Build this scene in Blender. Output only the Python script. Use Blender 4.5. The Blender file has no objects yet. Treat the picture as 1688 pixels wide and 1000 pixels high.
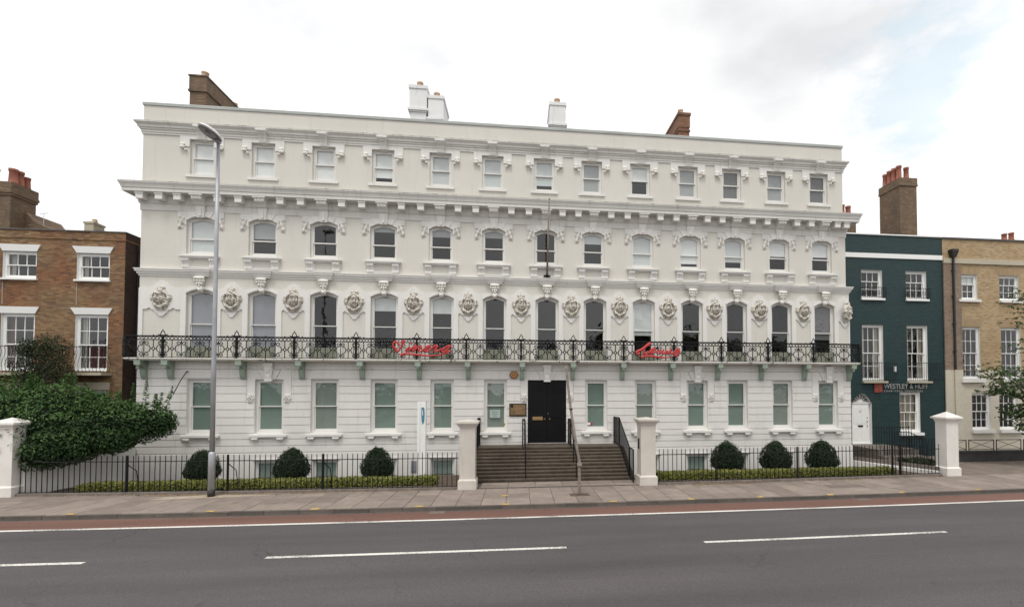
import bpy, bmesh, math, random
from mathutils import Vector, Matrix, noise, Euler

random.seed(7)
R = math.radians
S = bpy.context.scene
COL = S.collection

# ------------------------------------------------------------------ camera
cam = bpy.data.cameras.new('camera')
cam.sensor_width = 36.0
cam.lens = 17.0616
cam.shift_x = -0.0616
cam.shift_y = 0.0728
cam.clip_start = 0.1
cam.clip_end = 3000
cam_o = bpy.data.objects.new('camera', cam)
COL.objects.link(cam_o)
cam_o.location = (0, -20.14, 3.2)
cam_o.rotation_euler = (R(91.58), 0, R(-6.6507))
S.camera = cam_o

# ------------------------------------------------------------------ sky and sun
SUN_EL, SUN_AZ = 65.0, 194.0          # azimuth clockwise from +Y (behind the camera, a little to the left)
world = bpy.data.worlds.new('World')
S.world = world
world.use_nodes = True
wn, wl = world.node_tree.nodes, world.node_tree.links
wn.clear()
w_out = wn.new('ShaderNodeOutputWorld')
w_bg = wn.new('ShaderNodeBackground')
w_bg.inputs['Strength'].default_value = 0.1
w_sky = wn.new('ShaderNodeTexSky')
w_sky.sky_type = 'NISHITA'
w_sky.sun_disc = False
w_sky.sun_elevation = R(SUN_EL)
w_sky.sun_rotation = R(SUN_AZ)
w_tc = wn.new('ShaderNodeTexCoord')
w_map = wn.new('ShaderNodeMapping')
w_map.inputs['Scale'].default_value = (1.0, 1.0, 2.2)
w_map.inputs['Location'].default_value = (3.1, 1.7, 0.4)
w_n1 = wn.new('ShaderNodeTexNoise')
w_n1.inputs['Scale'].default_value = 2.1
w_n1.inputs['Detail'].default_value = 7
w_n1.inputs['Roughness'].default_value = 0.52
w_r1 = wn.new('ShaderNodeValToRGB')     # cloud brightness: thin bright cloud and grey bellies
e = w_r1.color_ramp.elements
e[0].position = 0.36; e[0].color = (7.3, 7.35, 7.5, 1)
e[1].position = 0.60; e[1].color = (10.4, 10.4, 10.4, 1)
w_n2 = wn.new('ShaderNodeTexNoise')
w_n2.inputs['Scale'].default_value = 5.0
w_n2.inputs['Detail'].default_value = 8
w_n2.inputs['Roughness'].default_value = 0.6
w_dot = wn.new('ShaderNodeVectorMath'); w_dot.operation = 'DOT_PRODUCT'
w_dot.inputs[1].default_value = (0.582, 0.650, 0.489)   # the one break in the cloud
w_mr = wn.new('ShaderNodeMapRange')
w_mr.inputs['From Min'].default_value = 0.984
w_mr.inputs['From Max'].default_value = 0.999
w_mr.inputs['To Min'].default_value = 0.0
w_mr.inputs['To Max'].default_value = 0.36
w_add = wn.new('ShaderNodeMath'); w_add.operation = 'ADD'
w_mr2 = wn.new('ShaderNodeMapRange')
w_mr2.inputs['From Min'].default_value = 0.72
w_mr2.inputs['From Max'].default_value = 0.86
w_mr2.inputs['To Max'].default_value = 0.6
w_blue = wn.new('ShaderNodeMixRGB'); w_blue.blend_type = 'MIX'
w_blue.inputs['Fac'].default_value = 0.72
w_blue.inputs['Color2'].default_value = (7.0, 8.5, 9.2, 1)
w_mix = wn.new('ShaderNodeMixRGB')
wl.new(w_tc.outputs['Generated'], w_map.inputs['Vector'])
wl.new(w_map.outputs['Vector'], w_n1.inputs['Vector'])
wl.new(w_map.outputs['Vector'], w_n2.inputs['Vector'])
wl.new(w_n1.outputs['Fac'], w_r1.inputs['Fac'])
wl.new(w_tc.outputs['Generated'], w_dot.inputs[0])
wl.new(w_dot.outputs['Value'], w_mr.inputs['Value'])
wl.new(w_mr.outputs['Result'], w_add.inputs[0])
wl.new(w_n2.outputs['Fac'], w_add.inputs[1])
wl.new(w_add.outputs['Value'], w_mr2.inputs['Value'])
wl.new(w_sky.outputs['Color'], w_blue.inputs['Color1'])
wl.new(w_mr2.outputs['Result'], w_mix.inputs['Fac'])
wl.new(w_r1.outputs['Color'], w_mix.inputs['Color1'])
wl.new(w_blue.outputs['Color'], w_mix.inputs['Color2'])
w_dot2 = wn.new('ShaderNodeVectorMath'); w_dot2.operation = 'DOT_PRODUCT'
w_dot2.inputs[1].default_value = (0.20, 0.80, 0.57)    # a broad grey belly of cloud over the roof
w_mr3 = wn.new('ShaderNodeMapRange'); w_mr3.interpolation_type = 'SMOOTHSTEP'
w_mr3.inputs['From Min'].default_value = 0.86; w_mr3.inputs['From Max'].default_value = 0.995
w_mr3.inputs['To Min'].default_value = 1.0; w_mr3.inputs['To Max'].default_value = 0.86
w_mul = wn.new('ShaderNodeMixRGB'); w_mul.blend_type = 'MULTIPLY'; w_mul.inputs['Fac'].default_value = 1
wl.new(w_tc.outputs['Generated'], w_dot2.inputs[0])
wl.new(w_dot2.outputs['Value'], w_mr3.inputs['Value'])
wl.new(w_mix.outputs['Color'], w_mul.inputs['Color1']); wl.new(w_mr3.outputs['Result'], w_mul.inputs['Color2'])
wl.new(w_mul.outputs['Color'], w_bg.inputs['Color'])
wl.new(w_bg.outputs['Background'], w_out.inputs['Surface'])

sun = bpy.data.lights.new('sun', 'SUN')
sun.energy = 1.5
sun.angle = R(18)
sun.color = (1.0, 0.96, 0.9)
sun_o = bpy.data.objects.new('sun', sun)
COL.objects.link(sun_o)
sd = Vector((math.sin(R(SUN_AZ)) * math.cos(R(SUN_EL)), math.cos(R(SUN_AZ)) * math.cos(R(SUN_EL)), math.sin(R(SUN_EL))))
sun_o.rotation_euler = sd.to_track_quat('Z', 'Y').to_euler()

S.view_settings.view_transform = 'Standard'
S.view_settings.look = 'None'
S.view_settings.gamma = 1
S.view_settings.use_curve_mapping = False
S.view_settings.exposure = 0.34

# ------------------------------------------------------------------ materials
def new_mat(name):
    m = bpy.data.materials.new(name)
    m.use_nodes = True
    nt = m.node_tree
    b = nt.nodes['Principled BSDF']
    return m, nt, b

def N(nt, t, **kw):
    n = nt.nodes.new(t)
    for k, v in kw.items():
        n.inputs[k].default_value = v
    return n

def ramp(nt, stops):
    r = nt.nodes.new('ShaderNodeValToRGB')
    el = r.color_ramp.elements
    while len(el) > 1:
        el.remove(el[-1])
    el[0].position = stops[0][0]; el[0].color = (*stops[0][1], 1)
    for p, c in stops[1:]:
        x = el.new(p); x.color = (*c, 1)
    return r

def coords(nt, scale=(1, 1, 1)):
    tc = nt.nodes.new('ShaderNodeNewGeometry')
    mp = nt.nodes.new('ShaderNodeMapping')
    mp.inputs['Scale'].default_value = scale
    nt.links.new(tc.outputs['Position'], mp.inputs['Vector'])
    return mp.outputs['Vector']

def bump(nt, b, fac, strength, dist):
    bp = nt.nodes.new('ShaderNodeBump')
    bp.inputs['Strength'].default_value = strength
    bp.inputs['Distance'].default_value = dist
    nt.links.new(fac, bp.inputs['Height'])
    nt.links.new(bp.outputs['Normal'], b.inputs['Normal'])
    return bp

def painted(name, col, rough=0.6, var=0.08, streak=0.12, grime=(0.33, 0.31, 0.27), bumps=0.15, grime_pos=(0.62, 0.86)):
    """painted stucco or timber: patchy paint, faint rain streaks, fine grain"""
    m, nt, b = new_mat(name)
    L = nt.links
    n1 = N(nt, 'ShaderNodeTexNoise', Scale=0.55, Detail=6, Roughness=0.65)
    L.new(coords(nt), n1.inputs['Vector'])
    lo = tuple(c * (1 - var) for c in col)
    hi = tuple(min(1, c * (1 + var * .5)) for c in col)
    r1 = ramp(nt, [(0.3, lo), (0.7, hi)])
    L.new(n1.outputs['Fac'], r1.inputs['Fac'])
    n2 = N(nt, 'ShaderNodeTexNoise', Scale=1.0, Detail=7, Roughness=0.7)
    L.new(coords(nt, (5.0, 5.0, 0.55)), n2.inputs['Vector'])
    r2 = ramp(nt, [(grime_pos[0], (0, 0, 0)), (grime_pos[1], (1, 1, 1))])
    L.new(n2.outputs['Fac'], r2.inputs['Fac'])
    mul = nt.nodes.new('ShaderNodeMath'); mul.operation = 'MULTIPLY'
    mul.inputs[1].default_value = streak * 3
    L.new(r2.outputs['Color'], mul.inputs[0])
    mx = nt.nodes.new('ShaderNodeMixRGB')
    L.new(mul.outputs[0], mx.inputs['Fac'])
    L.new(r1.outputs['Color'], mx.inputs['Color1'])
    mx.inputs['Color2'].default_value = (*grime, 1)
    L.new(mx.outputs['Color'], b.inputs['Base Color'])
    b.inputs['Roughness'].default_value = rough
    n3 = N(nt, 'ShaderNodeTexNoise', Scale=14, Detail=5, Roughness=0.6)
    L.new(coords(nt), n3.inputs['Vector'])
    bump(nt, b, n3.outputs['Fac'], bumps, 0.02)
    return m

def plain(name, col, rough=0.5, metal=0.0, var=0.1, scale=6, bumps=0.0, spec=.5):
    m, nt, b = new_mat(name)
    n1 = N(nt, 'ShaderNodeTexNoise', Scale=scale, Detail=5, Roughness=0.6)
    nt.links.new(coords(nt), n1.inputs['Vector'])
    r1 = ramp(nt, [(0.3, tuple(c * (1 - var) for c in col)), (0.7, tuple(min(1, c * (1 + var)) for c in col))])
    nt.links.new(n1.outputs['Fac'], r1.inputs['Fac'])
    nt.links.new(r1.outputs['Color'], b.inputs['Base Color'])
    b.inputs['Roughness'].default_value = rough
    b.inputs['Metallic'].default_value = metal
    b.inputs['Specular IOR Level'].default_value = spec
    if bumps:
        bump(nt, b, n1.outputs['Fac'], bumps, 0.02)
    return m

def brick(name, cols, mortar, bw=0.2, bh=0.066, ms=0.009, patches=None, bumps=0.6, rough=0.85, soot=0.0):
    """stock brick; runs on front and side faces alike"""
    m, nt, b = new_mat(name)
    L = nt.links
    g = nt.nodes.new('ShaderNodeNewGeometry')
    sp = nt.nodes.new('ShaderNodeSeparateXYZ'); L.new(g.outputs['Position'], sp.inputs[0])
    sn = nt.nodes.new('ShaderNodeSeparateXYZ'); L.new(g.outputs['True Normal'], sn.inputs[0])
    ab = nt.nodes.new('ShaderNodeMath'); ab.operation = 'ABSOLUTE'; L.new(sn.outputs['X'], ab.inputs[0])
    gt = nt.nodes.new('ShaderNodeMath'); gt.operation = 'GREATER_THAN'; gt.inputs[1].default_value = 0.6
    L.new(ab.outputs[0], gt.inputs[0])
    mxu = nt.nodes.new('ShaderNodeMix'); mxu.data_type = 'FLOAT'
    L.new(gt.outputs[0], mxu.inputs[0]); L.new(sp.outputs['X'], mxu.inputs[2]); L.new(sp.outputs['Y'], mxu.inputs[3])
    cb = nt.nodes.new('ShaderNodeCombineXYZ')
    L.new(mxu.outputs[0], cb.inputs['X']); L.new(sp.outputs['Z'], cb.inputs['Y'])
    wob = N(nt, 'ShaderNodeTexNoise', Scale=3.0, Detail=2)
    L.new(cb.outputs[0], wob.inputs['Vector'])
    wm = nt.nodes.new('ShaderNodeVectorMath'); wm.operation = 'MULTIPLY_ADD'
    L.new(wob.outputs['Color'], wm.inputs[0]); wm.inputs[1].default_value = (.012, .012, 0); L.new(cb.outputs[0], wm.inputs[2])
    br = nt.nodes.new('ShaderNodeTexBrick')
    br.inputs['Scale'].default_value = 1
    br.inputs['Brick Width'].default_value = bw
    br.inputs['Row Height'].default_value = bh
    br.inputs['Mortar Size'].default_value = ms
    br.inputs['Mortar Smooth'].default_value = 0.35
    br.inputs['Bias'].default_value = 0.0
    br.inputs['Color1'].default_value = (0, 0, 0, 1)
    br.inputs['Color2'].default_value = (1, 1, 1, 1)
    br.inputs['Mortar'].default_value = (0.5, 0.5, 0.5, 1)
    L.new(wm.outputs[0], br.inputs['Vector'])
    n = len(cols)
    r = ramp(nt, [(i / max(1, n - 1), c) for i, c in enumerate(cols)])
    L.new(br.outputs['Color'], r.inputs['Fac'])
    cur = r.outputs['Color']
    if patches:
        n1 = N(nt, 'ShaderNodeTexNoise', Scale=0.45, Detail=5, Roughness=0.65)
        L.new(coords(nt), n1.inputs['Vector'])
        rp = ramp(nt, [(0.42, (0, 0, 0)), (0.62, (1, 1, 1))])
        L.new(n1.outputs['Fac'], rp.inputs['Fac'])
        mp = nt.nodes.new('ShaderNodeMixRGB'); mp.blend_type = 'MULTIPLY'
        L.new(rp.outputs['Color'], mp.inputs['Fac']); L.new(cur, mp.inputs['Color1'])
        mp.inputs['Color2'].default_value = (*patches, 1)
        cur = mp.outputs['Color']
    if soot:
        n4 = N(nt, 'ShaderNodeTexNoise', Scale=1.3, Detail=6, Roughness=0.7)
        L.new(coords(nt), n4.inputs['Vector'])
        rs = ramp(nt, [(0.45, (0, 0, 0)), (0.75, (soot, soot, soot))])
        L.new(n4.outputs['Fac'], rs.inputs['Fac'])
        ms_ = nt.nodes.new('ShaderNodeMixRGB')
        L.new(rs.outputs['Color'], ms_.inputs['Fac']); L.new(cur, ms_.inputs['Color1'])
        ms_.inputs['Color2'].default_value = (.045, .04, .035, 1)
        cur = ms_.outputs['Color']
    mm = nt.nodes.new('ShaderNodeMixRGB')
    L.new(br.outputs['Fac'], mm.inputs['Fac']); L.new(cur, mm.inputs['Color1'])
    mm.inputs['Color2'].default_value = (*mortar, 1)
    L.new(mm.outputs['Color'], b.inputs['Base Color'])
    b.inputs['Roughness'].default_value = rough
    n3 = N(nt, 'ShaderNodeTexNoise', Scale=30, Detail=3)
    L.new(coords(nt), n3.inputs['Vector'])
    inv = nt.nodes.new('ShaderNodeMath'); inv.operation = 'MULTIPLY_ADD'
    L.new(br.outputs['Fac'], inv.inputs[0]); inv.inputs[1].default_value = -1.5
    L.new(n3.outputs['Fac'], inv.inputs[2])
    bump(nt, b, inv.outputs[0], bumps, 0.012)
    return m

def glass(name, tint=(.95, .97, .96), wav=0.007):
    m, nt, b = new_mat(name)
    nt.nodes.remove(b)
    L = nt.links
    out = nt.nodes['Material Output']
    tr = N(nt, 'ShaderNodeBsdfTransparent'); tr.inputs['Color'].default_value = (*tint, 1)
    gl = N(nt, 'ShaderNodeBsdfGlossy', Roughness=0.015)
    fr = N(nt, 'ShaderNodeFresnel', IOR=1.55)
    # a thin pane is the same from both sides
    gb = nt.nodes.new('ShaderNodeNewGeometry')
    io = nt.nodes.new('ShaderNodeMapRange')
    io.inputs['To Min'].default_value = 1.55; io.inputs['To Max'].default_value = 1 / 1.55
    L.new(gb.outputs['Backfacing'], io.inputs['Value']); L.new(io.outputs['Result'], fr.inputs['IOR'])
    mu = nt.nodes.new('ShaderNodeMath'); mu.operation = 'MULTIPLY'; mu.inputs[1].default_value = 1.8; mu.use_clamp = True
    L.new(fr.outputs[0], mu.inputs[0])
    mix = nt.nodes.new('ShaderNodeMixShader')
    L.new(mu.outputs[0], mix.inputs[0]); L.new(tr.outputs[0], mix.inputs[1]); L.new(gl.outputs[0], mix.inputs[2])
    n3 = N(nt, 'ShaderNodeTexNoise', Scale=2.2, Detail=2)
    L.new(coords(nt), n3.inputs['Vector'])
    bp = nt.nodes.new('ShaderNodeBump'); bp.inputs['Strength'].default_value = 1; bp.inputs['Distance'].default_value = wav
    L.new(n3.outputs['Fac'], bp.inputs['Height']); L.new(bp.outputs[0], gl.inputs['Normal'])
    L.new(mix.outputs[0], out.inputs['Surface'])
    return m

def leaf(name, cols, rough=0.5, trans=0.25):
    m, nt, b = new_mat(name)
    L = nt.links
    g = nt.nodes.new('ShaderNodeNewGeometry')
    n = len(cols)
    r = ramp(nt, [(i / max(1, n - 1), c) for i, c in enumerate(cols)])
    L.new(g.outputs['Random Per Island'], r.inputs['Fac'])
    L.new(r.outputs['Color'], b.inputs['Base Color'])
    b.inputs['Roughness'].default_value = rough
    b.inputs['Specular IOR Level'].default_value = 0.35
    t = nt.nodes.new('ShaderNodeBsdfTranslucent')
    L.new(r.outputs['Color'], t.inputs['Color'])
    mix = nt.nodes.new('ShaderNodeMixShader'); mix.inputs[0].default_value = trans
    L.new(b.outputs[0], mix.inputs[1]); L.new(t.outputs[0], mix.inputs[2])
    L.new(mix.outputs[0], nt.nodes['Material Output'].inputs['Surface'])
    return m

def asphalt(name, base, fleck, patch=0.15, bumps=0.5):
    m, nt, b = new_mat(name)
    L = nt.links
    n1 = N(nt, 'ShaderNodeTexNoise', Scale=0.35, Detail=8, Roughness=0.6)
    L.new(coords(nt, (0.35, 1.6, 1)), n1.inputs['Vector'])
    r1 = ramp(nt, [(0.3, tuple(c * (1 - patch) for c in base)), (0.7, tuple(c * (1 + patch) for c in base))])
    L.new(n1.outputs['Fac'], r1.inputs['Fac'])
    v = N(nt, 'ShaderNodeTexNoise', Scale=55, Detail=3, Roughness=0.8)
    L.new(coords(nt), v.inputs['Vector'])
    r2 = ramp(nt, [(0.35, (.55, .55, .55)), (0.55, (1, 1, 1)), (0.72, (1.9, 1.85, 1.8))])
    L.new(v.outputs['Fac'], r2.inputs['Fac'])
    mx = nt.nodes.new('ShaderNodeMixRGB'); mx.blend_type = 'MULTIPLY'; mx.inputs['Fac'].default_value = fleck
    L.new(r1.outputs['Color'], mx.inputs['Color1']); L.new(r2.outputs['Color'], mx.inputs['Color2'])
    # darker wheel tracks along the road and a few oil spots
    nt_ = N(nt, 'ShaderNodeTexNoise', Scale=1.0, Detail=4, Roughness=0.55); L.new(coords(nt, (.05, 1.15, 1)), nt_.inputs['Vector'])
    rt_ = ramp(nt, [(0.36, (.84, .84, .84)), (0.52, (1, 1, 1)), (.66, (1.10, 1.09, 1.08))]); L.new(nt_.outputs['Fac'], rt_.inputs['Fac'])
    mt = nt.nodes.new('ShaderNodeMixRGB'); mt.blend_type = 'MULTIPLY'; mt.inputs['Fac'].default_value = 1
    L.new(mx.outputs['Color'], mt.inputs['Color1']); L.new(rt_.outputs['Color'], mt.inputs['Color2'])
    no = N(nt, 'ShaderNodeTexNoise', Scale=1.9, Detail=3, Roughness=0.5); L.new(coords(nt), no.inputs['Vector'])
    ro_ = ramp(nt, [(0.70, (1, 1, 1)), (0.78, (.72, .72, .73))]); L.new(no.outputs['Fac'], ro_.inputs['Fac'])
    mo = nt.nodes.new('ShaderNodeMixRGB'); mo.blend_type = 'MULTIPLY'; mo.inputs['Fac'].default_value = 1
    L.new(mt.outputs['Color'], mo.inputs['Color1']); L.new(ro_.outputs['Color'], mo.inputs['Color2'])
    mx = mo
    # hairline cracks
    vo = nt.nodes.new('ShaderNodeTexVoronoi'); vo.feature = 'DISTANCE_TO_EDGE'; vo.inputs['Scale'].default_value = 0.42
    nw = N(nt, 'ShaderNodeTexNoise', Scale=1.2, Detail=6)
    L.new(coords(nt), nw.inputs['Vector'])
    wm = nt.nodes.new('ShaderNodeVectorMath'); wm.operation = 'MULTIPLY_ADD'
    L.new(nw.outputs['Color'], wm.inputs[0]); wm.inputs[1].default_value = (1.3, 1.3, 0); L.new(coords(nt), wm.inputs[2])
    L.new(wm.outputs[0], vo.inputs['Vector'])
    rc = ramp(nt, [(0.0, (1, 1, 1)), (0.006, (0, 0, 0))])
    L.new(vo.outputs['Distance'], rc.inputs['Fac'])
    ng = N(nt, 'ShaderNodeTexNoise', Scale=0.6, Detail=2); L.new(coords(nt), ng.inputs['Vector'])
    rg = ramp(nt, [(0.52, (0, 0, 0)), (0.62, (.7, .7, .7))]); L.new(ng.outputs['Fac'], rg.inputs['Fac'])
    mu = nt.nodes.new('ShaderNodeMath'); mu.operation = 'MULTIPLY'
    L.new(rc.outputs['Color'], mu.inputs[0]); L.new(rg.outputs['Color'], mu.inputs[1])
    mc = nt.nodes.new('ShaderNodeMixRGB'); L.new(mu.outputs[0], mc.inputs['Fac'])
    L.new(mx.outputs['Color'], mc.inputs['Color1']); mc.inputs['Color2'].default_value = (.02, .02, .02, 1)
    L.new(mc.outputs['Color'], b.inputs['Base Color'])
    b.inputs['Roughness'].default_value = 0.8
    bump(nt, b, v.outputs['Fac'], bumps, 0.012)
    return m

def slab_mat(name, base):
    """paving flag: each slab its own tone"""
    m, nt, b = new_mat(name)
    L = nt.links
    oi = nt.nodes.new('ShaderNodeObjectInfo')
    r = ramp(nt, [(0, tuple(c * .82 for c in base)), (.5, base), (1, tuple(c * 1.14 for c in base))])
    L.new(oi.outputs['Random'], r.inputs['Fac'])
    n1 = N(nt, 'ShaderNodeTexNoise', Scale=2.5, Detail=7, Roughness=0.7); L.new(coords(nt), n1.inputs['Vector'])
    r2 = ramp(nt, [(0.3, (.72, .72, .72)), (0.65, (1.08, 1.07, 1.05))]); L.new(n1.outputs['Fac'], r2.inputs['Fac'])
    mx = nt.nodes.new('ShaderNodeMixRGB'); mx.blend_type = 'MULTIPLY'; mx.inputs['Fac'].default_value = 1
    L.new(r.outputs['Color'], mx.inputs['Color1']); L.new(r2.outputs['Color'], mx.inputs['Color2'])
    L.new(mx.outputs['Color'], b.inputs['Base Color'])
    b.inputs['Roughness'].default_value = 0.8
    n3 = N(nt, 'ShaderNodeTexNoise', Scale=40, Detail=3); L.new(coords(nt), n3.inputs['Vector'])
    bump(nt, b, n3.outputs['Fac'], 0.25, 0.01)
    return m

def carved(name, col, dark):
    """carved stone paint with shade painted into the hollows"""
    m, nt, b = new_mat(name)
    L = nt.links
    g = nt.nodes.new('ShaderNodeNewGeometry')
    r = ramp(nt, [(0.445, dark), (0.555, col)])  # hollows darkened by pointiness, their shading put into the colour
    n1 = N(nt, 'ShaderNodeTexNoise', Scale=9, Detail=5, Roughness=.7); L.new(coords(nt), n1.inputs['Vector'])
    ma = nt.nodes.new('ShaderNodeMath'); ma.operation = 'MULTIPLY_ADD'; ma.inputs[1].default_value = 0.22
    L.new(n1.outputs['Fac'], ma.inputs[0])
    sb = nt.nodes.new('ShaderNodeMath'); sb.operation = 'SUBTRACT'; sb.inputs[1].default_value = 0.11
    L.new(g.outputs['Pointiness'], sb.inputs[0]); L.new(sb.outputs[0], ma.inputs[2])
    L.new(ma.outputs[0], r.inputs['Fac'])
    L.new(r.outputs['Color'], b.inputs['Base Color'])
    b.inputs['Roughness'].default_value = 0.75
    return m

def curtain_mat(name, col):
    m, nt, b = new_mat(name)
    L = nt.links
    w = nt.nodes.new('ShaderNodeTexWave'); w.inputs['Scale'].default_value = 1.1; w.inputs['Distortion'].default_value = 1.0
    L.new(coords(nt, (3, 3, .12)), w.inputs['Vector'])
    r = ramp(nt, [(0, tuple(c * .6 for c in col)), (1, col)]); L.new(w.outputs['Fac'], r.inputs['Fac'])
    L.new(r.outputs['Color'], b.inputs['Base Color']); b.inputs['Roughness'].default_value = .9
    return m

M = {}
M['white'] = painted('white_stucco', (.735, .72, .69), streak=.12, grime_pos=(.55, .82), var=.05)
M['white_gf'] = painted('white_rusticated_stucco', (.725, .705, .675), streak=.15, grime_pos=(.54, .80), var=.06)
M['cream'] = painted('cream_stucco', (.645, .620, .560), streak=.12, grime_pos=(.55, .82), var=.05)
M['cornice'] = painted('weathered_cornice_paint', (.67, .655, .62), streak=.2, var=.1, grime_pos=(.54, .8), grime=(.27, .26, .22))
M['lead'] = painted('lead_flashing', (.40, .42, .40), streak=.2, var=.2, grime=(.1, .1, .09))
M['stain'] = painted('stained_cornice_top', (.42, .40, .35), streak=.3, var=.35, grime=(.05, .05, .045), grime_pos=(.5, .62))
M['slabedge'] = painted('balcony_edge_paint', (.70, .68, .62), streak=.33, var=.12, grime=(.07, .065, .055), grime_pos=(.56, .63))
M['timber'] = painted('white_joinery', (.73, .72, .685), rough=.4, streak=.04, var=.04, bumps=.03)
M['timber2'] = painted('bright_white_joinery', (.83, .83, .81), rough=.4, streak=.03, var=.03, bumps=.03)
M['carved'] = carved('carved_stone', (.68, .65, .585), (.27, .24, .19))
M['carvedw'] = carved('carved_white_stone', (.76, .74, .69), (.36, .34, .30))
M['green'] = painted('pale_green_iron', (.29, .355, .285), rough=.45, streak=.25, var=.15, grime=(.1, .11, .07))
M['iron'] = plain('black_iron', (.010, .010, .011), rough=.6, var=.3, spec=.2)
M['rope'] = plain('black_chain', (.03, .028, .026), rough=.6)
M['black'] = plain('black_gloss_paint', (.006, .006, .007), rough=.34, var=.2, spec=.22)
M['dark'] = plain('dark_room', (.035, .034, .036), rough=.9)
M['glass'] = glass('window_glass')
M['frost'] = glass('green_window_glass', (.93, .97, .95))
M['brass'] = plain('worn_brass', (.42, .27, .13), rough=.4, metal=.7, var=.2)
M['bronze'] = plain('bronze_plate', (.22, .14, .07), rough=.42, metal=.4, var=.25)
M['orange'] = plain('orange_alarm_box', (.45, .20, .05), rough=.5)
M['red'] = plain('red_sign_paint', (.47, .040, .042), rough=.45, var=.12)
M['galv'] = plain('galvanised_steel', (.42, .43, .45), rough=.45, metal=.55, var=.12, scale=2)
M['lampwhite'] = plain('lamp_head_paint', (.72, .73, .72), rough=.35)
M['lampglass'] = plain('lamp_lens', (.16, .15, .16), rough=.2)
M['blackband'] = plain('black_rubber_band', (.02, .02, .02), rough=.6)
M['wood'] = plain('weathered_pole_wood', (.225, .185, .155), rough=.85, var=.35, scale=9, bumps=.5)
M['soil'] = plain('soil', (.09, .065, .045), rough=.95, var=.4, scale=5, bumps=.6)
M['ground'] = plain('worn_ground', (.16, .14, .12), rough=.95, var=.25, scale=1.2, bumps=.4)
M['asphalt'] = asphalt('asphalt', (.082, .073, .076), .75)
M['cycle'] = asphalt('red_cycle_surface', (.158, .080, .060), .55, patch=.12)
def worn_paint(name, col, under):
    m, nt, b = new_mat(name); L = nt.links
    n1 = N(nt, 'ShaderNodeTexNoise', Scale=22, Detail=6, Roughness=.75); L.new(coords(nt), n1.inputs['Vector'])
    n2 = N(nt, 'ShaderNodeTexNoise', Scale=.8, Detail=3); L.new(coords(nt), n2.inputs['Vector'])
    a = nt.nodes.new('ShaderNodeMath'); a.operation = 'MULTIPLY_ADD'; a.inputs[1].default_value = .45
    L.new(n2.outputs['Fac'], a.inputs[0]); L.new(n1.outputs['Fac'], a.inputs[2])
    r = ramp(nt, [(.66, col), (.74, tuple(c * .86 for c in col)), (.86, under)]); L.new(a.outputs[0], r.inputs['Fac'])
    L.new(r.outputs['Color'], b.inputs['Base Color']); b.inputs['Roughness'].default_value = .75
    return m
M['mark'] = worn_paint('road_paint', (.70, .68, .63), (.16, .15, .145))
M['sand'] = plain('spilt_sand', (.36, .30, .23), rough=.95, var=.25, scale=7)
M['yellow'] = plain('yellow_road_paint', (.56, .37, .09), rough=.7, var=.2, scale=14)
M['pave_base'] = plain('pavement_joints', (.10, .085, .075), rough=.95, var=.3)
M['slab'] = slab_mat('paving_flag', (.250, .206, .177))
M['kerb'] = slab_mat('kerb_granite', (.115, .098, .085))
M['forecourt'] = plain('brown_forecourt', (.175, .142, .118), rough=.95, var=.25, scale=1.6, bumps=.3)
M['cover'] = plain('iron_cover', (.17, .14, .12), rough=.7, var=.25, scale=20)
M['step'] = painted('worn_stone_step', (.100, .078, .056), rough=.9, streak=.3, var=.4, grime=(.03, .025, .02), bumps=.5, grime_pos=(.48, .75))
M['pier'] = painted('pier_render', (.60, .555, .50), streak=.28, var=.18, grime=(.3, .25, .2), bumps=.3)
M['pierw'] = painted('white_pier_render', (.74, .71, .665), streak=.26, var=.14, grime=(.36, .31, .25), bumps=.3)
M['gardenwall'] = painted('garden_wall_paint', (.74, .725, .69), streak=.12, var=.1)
M['coping'] = plain('fence_plinth_stone', (.16, .135, .115), rough=.9, var=.3, scale=5, bumps=.3)
M['brickL'] = brick('brown_stock_brick', [(.14, .074, .035), (.25, .138, .058), (.32, .20, .09), (.19, .10, .045), (.36, .255, .125)], (.16, .12, .08), patches=(.82, .50, .36), soot=.55)
M['brickLd'] = brick('dark_side_brick', [(.05, .03, .022), (.10, .05, .035), (.075, .045, .03)], (.05, .04, .035), soot=.6)  # darker brick for the side and back walls
M['brickY'] = brick('yellow_gault_brick', [(.40, .28, .155), (.52, .39, .23), (.47, .33, .18), (.33, .22, .12)], (.36, .30, .21), patches=(.85, .78, .68))
M['brickG'] = brick('gauged_brick', [(.36, .26, .15), (.42, .31, .185), (.33, .23, .135)], (.34, .27, .18), bw=.08, bh=.4, patches=(.85, .78, .68))
M['brickO'] = brick('old_pinkish_brick', [(.27, .19, .14), (.34, .25, .18), (.22, .15, .11), (.36, .27, .2)], (.26, .22, .18), patches=(.7, .65, .6), soot=.3)
M['brickT'] = brick('teal_painted_brick', [(.004, .025, .028), (.009, .045, .048), (.006, .034, .037)], (.003, .019, .021), bumps=1.0, rough=.5)
M['brickC'] = brick('cream_painted_brick', [(.60, .55, .44), (.64, .59, .48), (.58, .53, .42)], (.56, .51, .41), bumps=.6, rough=.55)
M['brickK'] = brick('chimney_brick', [(.12, .075, .045), (.2, .125, .07), (.15, .09, .05), (.26, .17, .10)], (.15, .12, .09), soot=.6)
M['brickR'] = brick('red_chimney_brick', [(.20, .088, .046), (.28, .125, .065), (.15, .065, .036)], (.22, .15, .1), soot=.5)
M['stoneband'] = painted('stone_band', (.46, .41, .31), streak=.2, var=.15, grime=(.2, .17, .12))
M['pot'] = plain('terracotta', (.27, .095, .06), rough=.8, var=.35, scale=4)
M['potc'] = plain('buff_terracotta', (.55, .40, .28), rough=.8, var=.25, scale=4)
M['slate'] = plain('roof_slate', (.10, .095, .09), rough=.8, var=.3, scale=8)
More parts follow.
